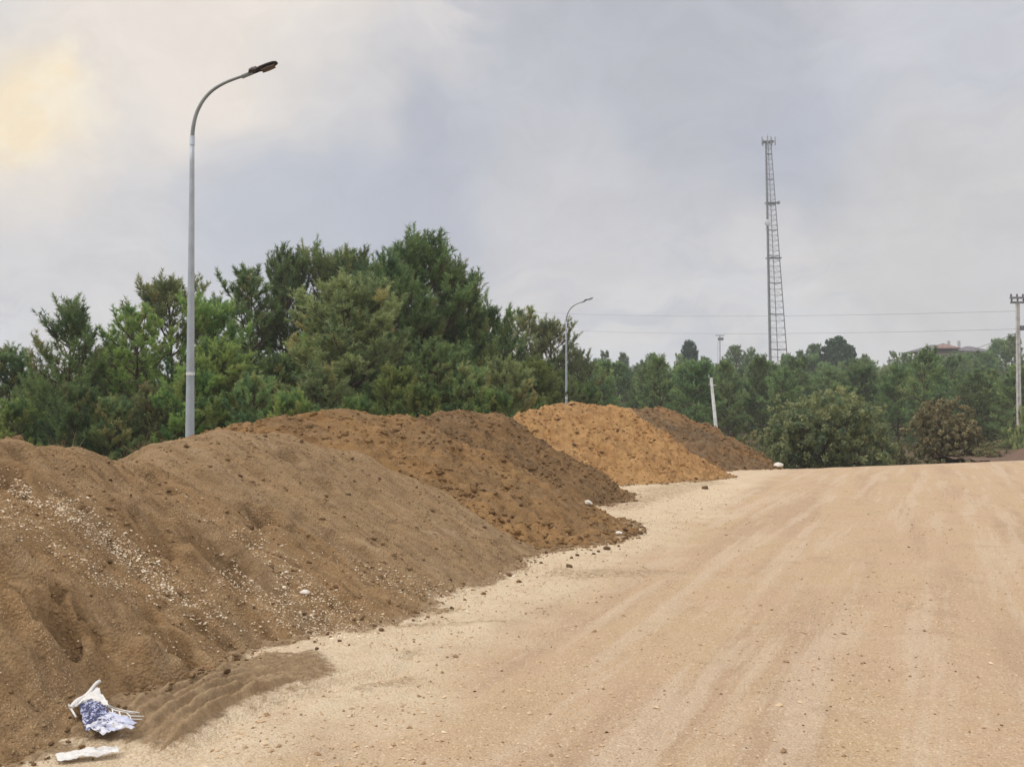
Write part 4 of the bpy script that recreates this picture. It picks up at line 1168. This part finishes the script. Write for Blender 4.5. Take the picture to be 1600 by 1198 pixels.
def leafy(seed, W, H, n, size, stems=9, lobes=14, lo=.12, dome=False):
    """broadleaf shrub: lobes of leaf quads on branching stems"""
    rs = np.random.RandomState(seed); wood = MB()
    cs = []
    for i in range(lobes):
        a = rs.uniform(0, 6.28); r = math.sqrt(rs.uniform(.02, 1)) * .36 * W; hz = H * rs.uniform(lo, .80) * (1 - .45 * (r / (.5 * W)) ** 2)
        if dome: hz = H * (.42 + rs.uniform(.1, 1) * .40 * math.sqrt(max(0, 1 - (r / (.40 * W)) ** 2)))
        cs.append((np.array([math.cos(a) * r, math.sin(a) * r, hz]), W * rs.uniform(.10, .17) if dome else W * rs.uniform(.13, .22)))
    cs.append((np.array([0, 0, H * .72]), W * .2))
    for c, rr_ in cs:
        p0 = np.array([rs.normal(0, .12), rs.normal(0, .12), 0]); m_ = (p0 + c) / 2 + rs.normal(0, .12, 3)
        wood.tube(np.array([p0, m_, c]), [.05, .035, .012], 5, cap=False)
        for q in range(5):
            e = c + rs.normal(0, rr_ * .5, 3); wood.tube(np.array([m_ * .4 + c * .6, e]), [.014, .006], 3, cap=False)
    k = rs.randint(0, len(cs), n)
    C = np.array([c for c, _ in cs])[k]; Rr = np.array([r for _, r in cs])[k]
    d = rs.normal(0, 1, (n, 3)); d /= np.linalg.norm(d, axis=1, keepdims=True)
    # twig clumps: snap directions to clump centres
    nc = lobes * 26; cd_ = rs.normal(0, 1, (nc, 3)); cd_ /= np.linalg.norm(cd_, axis=1, keepdims=True)
    ci = (k * 26 + rs.randint(0, 26, n)) % nc
    ctr = C + cd_[ci] * (Rr * rs.uniform(.75, 1.12, nc)[ci])[:, None]
    p = ctr + d * (rs.uniform(0, 1, n) ** .5 * .17 * (W / 5))[:, None]
    p[:, 2] = np.maximum(p[:, 2], .02)
    u_ = rs.normal(0, 1, (n, 3)); u_ /= np.linalg.norm(u_, axis=1, keepdims=True); v_ = np.cross(u_, rs.normal(0, 1, (n, 3))); v_ /= np.linalg.norm(v_, axis=1, keepdims=True)
    s_ = (size * rs.uniform(.6, 1.2, n))[:, None]
    vv = np.stack([p - u_ * s_, p + v_ * s_ * .5, p + u_ * s_, p - v_ * s_ * .5], 1).reshape(-1, 3)
    tint_c = np.clip(rs.uniform(0, 1, nc) * .75 + .12 * cd_[:, 2] + .15 * (rs.uniform(0, 1, nc) > .8), 0, 1)
    crown = mesh_np('crown', vv, np.arange(n * 4).reshape(-1, 4), False, {'tint': np.repeat(np.clip(tint_c[ci] + rs.normal(0, .08, n), 0, 1), 4)})
    return wood.mesh('stems', True), crown

def plant(kind, data, mats, x, y, z, s, rz, label, cat, group=None, part0='trunk', sx=1.0):
    root = thing(kind, label, cat, (x, y, z), rz, group)
    root.scale = (s * sx, s * sx, s)
    link(part0, data[0], mats[0], parent=root); link('crown', data[1], mats[1], parent=root)
    return root

def own(data, mat):
    """crown copy carrying another material"""
    c = data[1].copy(); c.materials.clear(); c.materials.append(mat)
    return (data[0], c)

near = {}
near['a'] = pine(1, 7.2, 2.0, .6, 'cone', up=1.3, gap=.08, per=5, tuftL=.5, whorl=.5)                          # upright candle shoots
near['b'] = pine(2, 8.2, 2.6, .6, 'vase', up=1.0, gap=.22, per=5, whorl=.55, tuftL=.42)                  # loose, open top
near['c'] = pine(3, 8.0, 2.9, .5, 'round', up=.8, gap=.08, per=7, whorl=.46)           # dense rounded
near['d'] = pine(4, 8.8, 2.7, .8, 'cone', up=.95, gap=.14, per=6, whorl=.55, tuftL=.42)
near['e'] = pine(5, 8.4, 2.1, 1.6, 'vase', up=1.1, gap=.28, per=5, whorl=.55, twig=.42)   # sparse
near['f'] = pine(6, 4.6, 2.1, .3, 'round', up=.85, gap=.06, per=7, whorl=.42)           # low bushy young pine
def top_of(me):
    co = np.zeros(len(me.vertices) * 3, np.float32); me.vertices.foreach_get('co', co); return float(co[2::3].max())
HN = {k_: top_of(d_[1]) for k_, d_ in near.items()}
MATV = {}
def near_data(v, mat):
    if (v, mat) not in MATV:
        MATV[(v, mat)] = own(near[v], M[mat]) if True else None
    return MATV[(v, mat)]

NEAR = [ # u, v of the tip, depth, variety, needles, label (None = filler), width factor
 (8, 530, 40, 'd', 'needle', 'dark pine cut by the left edge of the photo', 1.0),
 (62, 585, 38, 'e', 'needle', 'thin dark pine between the left edge and the first tall pine', 1.0),
 (106, 450, 36, 'a', 'needle', 'pine with many upright candle like shoots standing apart near the left edge', .95),
 (176, 522, 41, 'd', 'needle', 'low dark pine just right of the candle shooted pine', .8),
 (216, 468, 37, 'e', 'needle_g', 'thin open pine leaning left of the tall street lamp', 1.0),
 (268, 414, 39, 'b', 'needle_o', 'loose topped pine directly left of the tall street lamp pole', .85),
 (325, 448, 38, 'b', 'needle_g', 'bright green pine directly right of the tall street lamp pole', .8),
 (392, 408, 46, 'e', 'needle', 'see through sparse pine with bare limbs right of the tall street lamp', 1.0),
 (452, 372, 47, 'd', 'needle', 'slender dark pine left of the double topped pine', .75),
 (520, 365, 48, 'b', 'needle', 'dark broad topped pine behind the rounded brownish pine', .85),
 (566, 378, 49, 'e', 'needle', 'narrow dark pine squeezed between two taller crowns', .8),
 (548, 415, 37, 'c', 'needle_o', 'large rounded pine with brownish patches in the middle of the wood', 1.05),
 (658, 347, 43, 'd', 'needle', 'tallest pine of the wood', 1.05),
 (606, 385, 41, 'c', 'needle', 'full green pine leaning against the left flank of the tallest pine', .8),
 (712, 392, 44, 'd', 'needle', 'pine forming the right shoulder of the tallest pine', .9),
 (765, 462, 45, 'b', 'needle', 'mid height pine stepping down right of the tallest pine', .8),
 (738, 438, 47, 'e', 'needle', 'thin pine tip rising behind the right shoulder of the wood', .7),
 (822, 474, 66, 'e', 'needle_o', 'pale sparse pine left of the smaller street lamp', 1.0),
 (862, 486, 66, 'b', 'needle_o', 'airy olive pine whose twigs cross the smaller street lamp', .9),
 (903, 538, 68, 'e', 'needle_o', 'low thin pine at the right end of the wood', .9),
]
FILL = [(25, 612, 34, 'f'), (120, 590, 33, 'f'), (-40, 600, 35, 'c'), (180, 610, 33, 'f'), (240, 590, 34, 'f'), (345, 520, 35, 'c'), (300, 560, 34, 'f'), (400, 575, 33, 'f'), (455, 600, 32, 'f'), (430, 545, 38, 'c'),
        (500, 560, 34, 'f'), (560, 610, 32, 'f'), (620, 560, 34, 'f'), (680, 520, 36, 'c'), (660, 590, 33, 'f'), (730, 560, 35, 'f'), (790, 550, 38, 'c'), (770, 600, 34, 'f'), (838, 550, 50, 'c'), (880, 575, 65, 'c'),
        (150, 560, 42, 'c'), (50, 570, 44, 'c'), (210, 545, 44, 'c'), (500, 500, 44, 'c'), (590, 500, 44, 'c'), (370, 520, 48, 'c'), (730, 500, 48, 'c'), (-70, 560, 42, 'd'), (-110, 600, 38, 'c'), (835, 610, 45, 'f'), (915, 590, 66, 'f')]
FILL_WHERE = ['second from the left edge', 'in front of the candle shooted pine', 'cut off by the left edge', 'right of the foot of the candle shooted pine', 'under the open pine leaning left of the tall lamp', 'directly behind the tall lamp pole, the taller one', 'just left of the tall lamp pole above the sand saddle', 'brightest of those right of the tall lamp pole', 'above the orange tinted crest of the brown heap', 'under the sparse pine with bare limbs', 'at the left foot of the large rounded brownish pine', 'low under the large rounded brownish pine', 'at the right foot of the large rounded brownish pine', 'directly under the tallest pine, the taller one', 'low before the bare pale trunks', 'under the right shoulder of the tallest pine', 'between the right shoulder and the smaller lamp', 'just above the valley before the bright orange heap', 'left of the smaller lamp pole and behind the low one', 'behind the smaller lamp pole', 'behind the candle shooted pine', 'behind the thin dark pine near the left edge', 'in the gap between the candle shooted pine and the open pine', 'tucked behind the left flank of the rounded brownish pine', 'tucked behind the right flank of the rounded brownish pine', 'in the gap right of the tall lamp', 'deep behind the right shoulder of the wood', 'far left beyond the frame edge', 'outermost on the left', 'low and dark at the crest of the bright orange heap', 'last on the right end of the roadside wood']
fm = ['needle_g', 'needle', 'needle_g', 'needle', 'needle_o', 'needle_g']
for i, (u, v, Y, va, mt, lab, wf_) in enumerate(NEAR):
    t_ = at(u, v, Y); gz = zt(t_[0], Y) - .05
    s = (t_[2] - gz) / HN[va]
    plant('pine_tree', near_data(va, mt), (M['bark'], M[mt]), t_[0], Y, gz, s, i * 1.9 + .3, lab, 'pine tree', 'pines of the roadside wood', sx=1.17 * wf_ / max(.75, min(1.2, s)) ** .3)
for i, (u, v, Y, va) in enumerate(FILL):
    mt = fm[i % 6]
    t_ = at(u, v, Y); gz = zt(t_[0], Y) - .05
    s = (t_[2] - gz) / HN[va]
    plant('young_pine', near_data(va, mt), (M['bark'], M[mt]), t_[0], Y, gz, s, i * 2.3, 'bushy young pine ' + FILL_WHERE[i], 'pine tree', 'young pines at the foot of the wood', sx=1.05)

# bare pale trunks showing in front of the dark wood
for (u, v0, v1, Y, lab) in ((690, 545, 655, 36.0, 'bare pale trunk standing before the dark pines below the tallest pine'),):
    b_ = at(u, v1, Y); t_ = at(u - 3, v0, Y)
    root = thing('bare_trunk', lab, 'tree trunk', (b_[0], Y, 0)); m_ = MB()
    H_ = t_[2]; m_.tube(np.array([(0, 0, 0), (.03, 0, H_ * .4), (-.03, 0, H_ * .75), (t_[0] - b_[0], 0, H_)]), [.035, .03, .022, .012], 7)
    link('trunk', m_.mesh('trunk', True), M['pale_bark'], parent=root)
    for q in range(7):
        m_ = MB(); z_ = H_ * (.35 + .08 * q); a_ = q * 2.4; m_.tube(np.array([(0, 0, z_), (math.cos(a_) * .25, math.sin(a_) * .2, z_ + .08), (math.cos(a_) * .5, math.sin(a_) * .4, z_ + .28)]), [.014, .01, .006], 4)
        link('branch', m_.mesh('branch', True), M['pale_bark'], parent=root)

# dry leafless bushes and weeds at the edge of the wood
def dry_bush(seed, W, H):
    rs = np.random.RandomState(seed); m_ = MB()
    for i in range(34):
        a_ = rs.uniform(0, 6.28); sp = rs.uniform(.15, 1); p = np.array([rs.normal(0, .08), rs.normal(0, .08), 0]); d = np.array([math.cos(a_) * sp * W * .5, math.sin(a_) * sp * W * .5, H * rs.uniform(.6, 1)])
        mid = p + d * .5 + rs.normal(0, .05, 3); e = p + d
        m_.tube(np.array([p, mid, e]), [.014, .010, .005], 4, cap=False)
        for q in range(4):
            s_ = p + d * rs.uniform(.3, .95); m_.tube(np.array([s_, s_ + rs.normal(0, .16, 3) + (0, 0, .16)]), [.007, .004], 3, cap=False)
    return m_.mesh('dry_bush', True)
for i, (u, v, Y, W, H, lab) in enumerate([(250, 715, 24, 1.5, 1.0, 'leafless reddish bush in the dip left of the tall street lamp'), (95, 705, 25, 1.2, .8, 'leafless twiggy bush behind the nearest heap at the left'), (205, 718, 22, .8, .5, 'small dry bush in the saddle between the two nearest heaps')]):
    p_ = at(u, v, Y); link('dry_bush', dry_bush(90 + i, W, H), M['twig'], loc=(p_[0], Y, -.05), label=lab, category='bush')

# broadleaf shrubs beyond the crest
shr1 = leafy(21, 6.4, 3.9, 42000, .095, lobes=34); shr2 = leafy(22, 3.9, 3.7, 30000, .075, lobes=24); shr3 = leafy(23, 3.2, 1.7, 9000, .06, lobes=9)
for (u, v, Y, dat, mt, W, H, lab, wf_) in (
    (1292, 612, 47, shr1, 'oak_leaf', 6.4, 3.9, 'wide olive green oak shrub just beyond the road crest', .92),
    (1476, 612, 49, shr2, 'dry_leaf', 3.9, 3.7, 'rounded brownish shrub turning dry left of the concrete power pole', .95),
    (1228, 650, 50, shr3, 'oak_leaf', 3.2, 1.7, 'dull low shrub at the left side of the wide oak shrub', 1.0),
    (1372, 640, 56, shr3, 'oak_leaf', 3.2, 1.7, 'small green shrub at the right side of the wide oak shrub', .9),
    (1175, 678, 46, shr3, 'weed', 3.2, 1.7, 'dry brownish scrub behind the tail of the farthest heap', .75),
    (1408, 692, 48, shr3, 'weed', 3.2, 1.7, 'low grey weeds between the two big shrubs', .6),
    (1600, 640, 47, shr3, 'oak_leaf', 3.2, 1.7, 'green shrub at the right edge before the power pole foot', .5),
    (1553, 690, 47, shr3, 'weed', 3.2, 1.7, 'brown dry scrub on the low mound at the right edge', .8)):
    t_ = at(u, v, Y); gz = zt(t_[0], Y) - .05; s = (t_[2] - gz) / (H * 1.0)
    d2 = own(dat, M[mt])
    plant('shrub', d2, (M['bark'], M[mt]), t_[0], Y, gz, s, u * .1, lab, 'shrub', part0='stems', sx=wf_ / s)

# low brown mound at the right edge beyond the crest
gx, gy = np.meshgrid(np.arange(20, 44, .25), np.arange(38, 54, .25))
mh = zt(28, 45) + 1.75 * np.exp(-((gy - 45) / 3.4) ** 2) * sstep(21.5, 25.5, gx - (gy - 45) * .1) * sstep(44, 38, gx) - .15 + .10 * fbm(gx * .8, gy * .8, 12, 4)
n_y, n_x = gx.shape; I = (np.arange(n_y - 1)[:, None] * n_x + np.arange(n_x - 1)[None, :])
me = mesh_np('soil_mound', np.stack([gx - 30, gy - 45, mh], -1).reshape(-1, 3), np.stack([I, I + 1, I + n_x + 1, I + n_x], -1).reshape(-1, 4), True)
M['mound'] = soil_material('dull_reddish_soil', (0.21, 0.135, 0.10), (0.12, 0.08, 0.055), (0.24, 0.15, 0.11), (0.19, 0.14, 0.11), (0.35, 0.28, 0.2), 9.0, 0.1, 1.0)
link('soil_mound', me, M['mound'], loc=(30, 45, 0), label='low dull brown mound beyond the crest at the right edge', category='mound')

# far wood on the hillside
far = [pine(31, 6.0, 2.1, .4, 'round', whorl=.5, per=6, twig=.42, nn=9, nl=.30, nw=.075, up=.8, gap=.03, tuftL=.3),
       pine(32, 6.6, 2.0, .5, 'cone', whorl=.5, per=6, twig=.42, nn=9, nl=.30, nw=.075, up=1.0, gap=.06, tuftL=.3),
       pine(33, 5.4, 2.2, .4, 'round', whorl=.5, per=6, twig=.42, nn=9, nl=.30, nw=.075, up=.7, gap=.05, tuftL=.3),
       pine(34, 6.8, 1.8, .9, 'vase', whorl=.55, per=5, twig=.45, nn=9, nl=.30, nw=.07, up=1.0, gap=.15, tuftL=.3)]
fard = [own(d, M['far_needle']) for d in far]; faro = own(far[2], M['needle_o'])
rs = np.random.RandomState(5); cnt = 0; placed = []
for Y in (84, 93, 103, 114, 127, 142, 159, 178, 198, 220):
    stepu = 4.1 / Y * F * .92
    u = 800 + rs.uniform(0, stepu)
    while u < 1700:
        if not (Y < 100 and (1385 < u < 1440)) :
            yj = Y + rs.uniform(-4, 4); uj = u + rs.uniform(-.3, .3) * stepu
            x_ = (uj - 800) / F * yj
            if not (150 < yj < 236 and 1415 < uj < 1565) and cnt < 299:
                s = rs.uniform(.82, 1.12) * (1.0 if Y < 190 else .78)
                k_ = rs.choice([0, 1, 2, 3, 0, 2]); dat = faro if rs.uniform() < .12 else fard[k_]
                mt = M['needle_o'] if dat is faro else M['far_needle']
                plant('hillside_pine', dat, (M['bark'], mt), x_, yj, zt(x_, yj) - .1, s, rs.uniform(0, 6.28), 'green pine in the dense wood covering the far hillside', 'pine tree', 'pines of the far hillside wood', sx=rs.uniform(.95, 1.2))
                cnt += 1
        u += stepu * rs.uniform(.85, 1.15)
print('far trees', cnt)
# two tree silhouettes standing above the far wood
con = pine(41, 9.0, 2.9, .5, 'round', whorl=.3, per=10, twig=.3, nn=12, nl=.32, nw=.10, up=1.1, gap=0, tuftL=.4)
umb = leafy(52, 8.6, 9.0, 36000, .20, lobes=42, dome=True)
for (u, v, Y, dat, H, lab, sxx) in ((1076, 528, 215, con, 9.2, 'dark dense egg shaped tree standing above the far wood left of the short mast', .82), (1311, 524, 205, umb, 9.2, 'dark round crowned tree standing above the far wood right of the lattice tower', .70)):
    t_ = at(u, v, Y); gz = zt(t_[0], Y) - .1; s = (t_[2] - gz) / H
    s = (t_[2] - gz) / top_of(dat[1])
    plant('skyline_tree', own(dat, M['dark_leaf']), (M['bark'], M['dark_leaf']), t_[0], Y, gz, s, .4, lab, 'tree', sx=sxx)
for (u, v, Y, k_) in ((945, 553, 190, 3), (972, 556, 195, 1), (1062, 556, 205, 3), (1150, 547, 205, 0), (1175, 552, 210, 2), (1228, 556, 215, 3), (1250, 552, 212, 1), (1275, 545, 205, 0), (1398, 553, 200, 3), (1412, 556, 205, 1), (1560, 538, 190, 0), (1580, 530, 180, 1), (1350, 558, 200, 1), (1020, 558, 200, 0), (1430, 565, 195, 2), (1448, 563, 190, 0), (1470, 559, 192, 1), (1490, 558, 196, 2), (1512, 558, 190, 0), (1530, 557, 194, 2), (1548, 553, 188, 1), (1460, 565, 170, 0), (1500, 560, 172, 2), (1540, 558, 168, 0), (1425, 566, 168, 1)):
    t_ = at(u, v, Y); gz = zt(t_[0], Y) - .1; s = (t_[2] - gz) / (6.2, 6.8, 5.6, 7.0)[k_]
    plant('hillside_pine', fard[k_], (M['bark'], M['far_needle']), t_[0], Y, gz, s, u * .3, 'taller pine whose tip breaks the skyline of the far wood', 'pine tree', 'skyline pines of the far wood')

# ------------------------------------------------------------------ haze
mh_ = bpy.data.materials.new('pale_haze'); mh_.use_nodes = True; t_ = mh_.node_tree; t_.nodes.clear()
pv = t_.nodes.new('ShaderNodeVolumePrincipled'); pv.inputs['Color'].default_value = (0.90, 0.94, 1.0, 1); pv.inputs['Density'].default_value = 0.0006; pv.inputs['Anisotropy'].default_value = 0.2
oo = t_.nodes.new('ShaderNodeOutputMaterial'); t_.links.new(pv.outputs[0], oo.inputs['Volume'])
m_ = MB(); m_.box((0, 200, 43), (1100, 640, 93))
link('haze', m_.mesh('haze'), mh_, kind='stuff', label='thin pale haze over the hillside')
